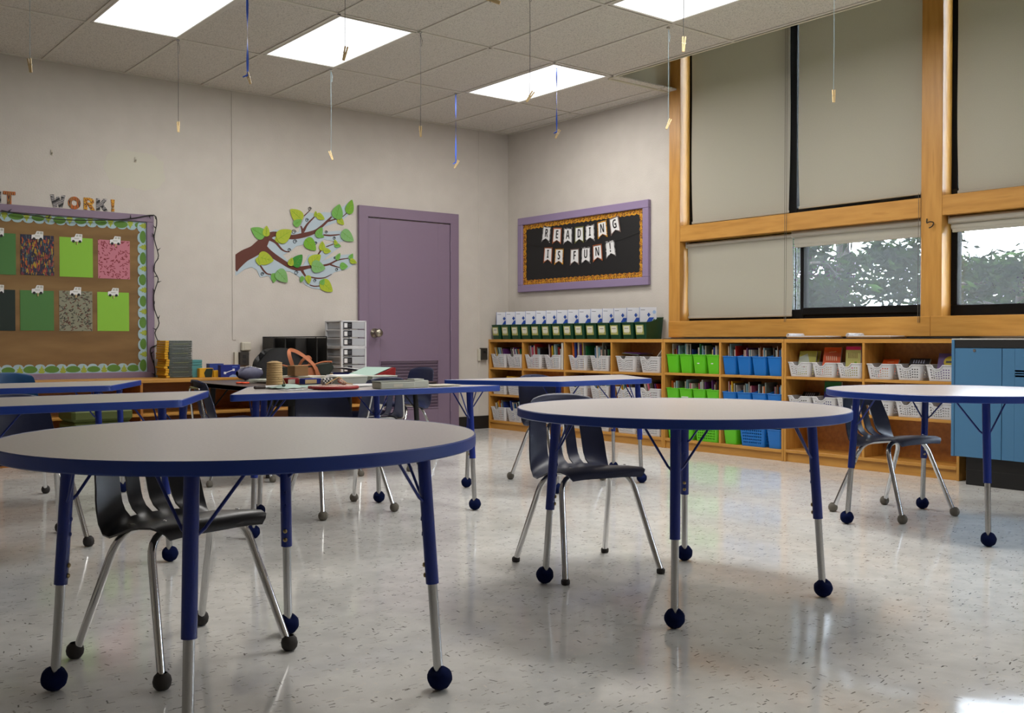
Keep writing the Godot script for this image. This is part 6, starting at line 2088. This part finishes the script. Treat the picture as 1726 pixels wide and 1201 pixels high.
func build_hangings() -> void:
	# x, z, y of the pin's lower end, kind, tilt
	var list := [[1.34, -5.79, 2.32, "pale", 0.12, "thin pale string with clothespin nearest the left bulletin board letters"], [2.602, -7.06, 2.37, "dark", 0.02, "dark string with clothespin beside the joint strip of the back wall"], [2.60, -5.88, 2.50, "blue", 0.3, "dark blue ribbon with clothespin before the first ceiling light"], [3.82, -7.08, 2.31, "pale", 0.35, "pale blue string with clothespin above the leafy branch cut-out"], [2.607, -4.68, 2.36, "thin", -0.22, "thin string with clothespin hanging before the second ceiling light"], [3.84, -5.84, 2.30, "dark", 0.03, "dark string with clothespin above the lilac door"], [5.03, -7.10, 2.40, "blue", -0.5, "bright blue ribbon with clothespin near the far corner"], [3.85, -4.67, 2.32, "dark", -0.6, "long dark string whose clothespin hangs tilted before a ceiling light"], [5.16, -5.93, 2.49, "blue", -0.45, "bright blue ribbon on a binder clip at the corner of a ceiling light"], [3.79, -3.40, 2.33, "dark", -0.05, "dark string with clothespin before the ceiling light beside the windows"], [5.10, -4.71, 2.33, "pale", -0.4, "pale teal string with clothespin before the first maple post"], [5.26, -3.53, 2.32, "pale", 0.0, "pale blue string with clothespin before the upper roller shades"], [2.58, -3.39, 2.32, "blue", 1.2, "blue ribbon with clothespin, highest in the room centre"]]
	for l: Array in list:
		var t := thing("hanging_ribbon" if l[3] == "blue" else "hanging_string", l[5], "ribbon" if l[3] == "blue" else "string", Vector3(l[0], 0, l[1]), 0.0, "clothespin hangers under the ceiling")
		var y0: float = l[2] + 0.055
		obj("ceiling_clip", MB.new().box(Vector3(0, CE - 0.006, 0), Vector3(0.022, 0.012, 0.016), 0.002), M.dull_chrome, t)
		if l[3] == "blue":
			var g := []
			for k in 25:
				var v := k / 24.0
				var a := sin(v * 9.0) * 0.5 - 0.65
				var d := Vector3(cos(a), 0, sin(a)) * 0.0085
				var p := Vector3(0, lerpf(y0 - 0.03, CE - 0.01, v), 0)
				g.append([p - d, p + d])
			obj("ribbon", MB.new().sheet(g, 0.0006, func(_i, _j): return true), M.ribbon_blue, t)
			obj("knot", MB.new().box(Vector3(-0.004, y0 - 0.03, 0), Vector3(0.02, 0.012, 0.012), 0.004, Basis(Vector3.BACK, 0.5)), M.ribbon_blue, t)
			obj("tail", MB.new().box(Vector3(-0.02, y0 - 0.038, 0.004), Vector3(0.03, 0.008, 0.001), 0.0, Basis(Vector3.BACK, 0.5)), M.ribbon_blue, t)
			clothespin(t, Vector3(0.006, y0 - 0.045, 0.003), l[4], -0.65)
		else:
			var m: Material = M.string_dark if l[3] != "pale" else M.string_pale
			obj("cord", MB.new().tube([Vector3(0, CE - 0.005, 0), Vector3(0.002, (CE + y0) / 2, 0.001), Vector3(0, y0 - 0.03, 0)], 0.0018 if l[3] == "dark" else 0.0012, 5), m, t)
			obj("tail", MB.new().tube([Vector3(0.002, CE - 0.02, 0), Vector3(0.012, CE - 0.06, 0.004), Vector3(0.006, CE - 0.10, 0.004)], 0.0016, 5), m, t)
			clothespin(t, Vector3(0.0, y0 - 0.02, 0.002), l[4], -0.65)


func build_fittings() -> void:
	var ob := thing("outlet_box", "dark brown outlet box under a cream conduit left of the file sorter", "outlet", Vector3(3.575, 0.74, ZB))
	obj("side_plate", MB.new().box(Vector3(-0.062, 0.0, 0.014), Vector3(0.035, 0.115, 0.028), 0.002), M.cream_plate, ob)
	obj("box", MB.new().box(Vector3(0, 0, 0.024), Vector3(0.085, 0.115, 0.048), 0.004), M.outlet_brown, ob)
	obj("socket", MB.new().box(Vector3(0, 0.02, 0.0485), Vector3(0.03, 0.028, 0.002), 0.001), M.black_base, ob)
	obj("socket", MB.new().box(Vector3(0, -0.022, 0.0485), Vector3(0.03, 0.028, 0.002), 0.001), M.black_base, ob)
	var th := thing("thermostat", "small cream wall box above the dark outlet", "wall box", Vector3(3.60, 0.845, ZB))
	obj("case", MB.new().box(Vector3(0, 0, 0.018), Vector3(0.085, 0.075, 0.036), 0.006), M.cream_plate, th)
	obj("cover_plate", MB.new().box(Vector3(0.008, 0, 0.038), Vector3(0.06, 0.06, 0.004), 0.002), M.cream_plate, th)
	var o2 := thing("outlet_box", "dark brown outlet box beside the end of the long bookcase", "outlet", Vector3(6.15, 0.76, ZB))
	obj("side_plate", MB.new().box(Vector3(-0.05, -0.01, 0.012), Vector3(0.03, 0.12, 0.024), 0.002), M.cream_plate, o2)
	obj("box", MB.new().box(Vector3(0.0, 0, 0.022), Vector3(0.075, 0.12, 0.044), 0.004), M.outlet_brown, o2)
	obj("socket", MB.new().box(Vector3(0, 0.02, 0.0445), Vector3(0.028, 0.026, 0.002), 0.001), M.black_base, o2)
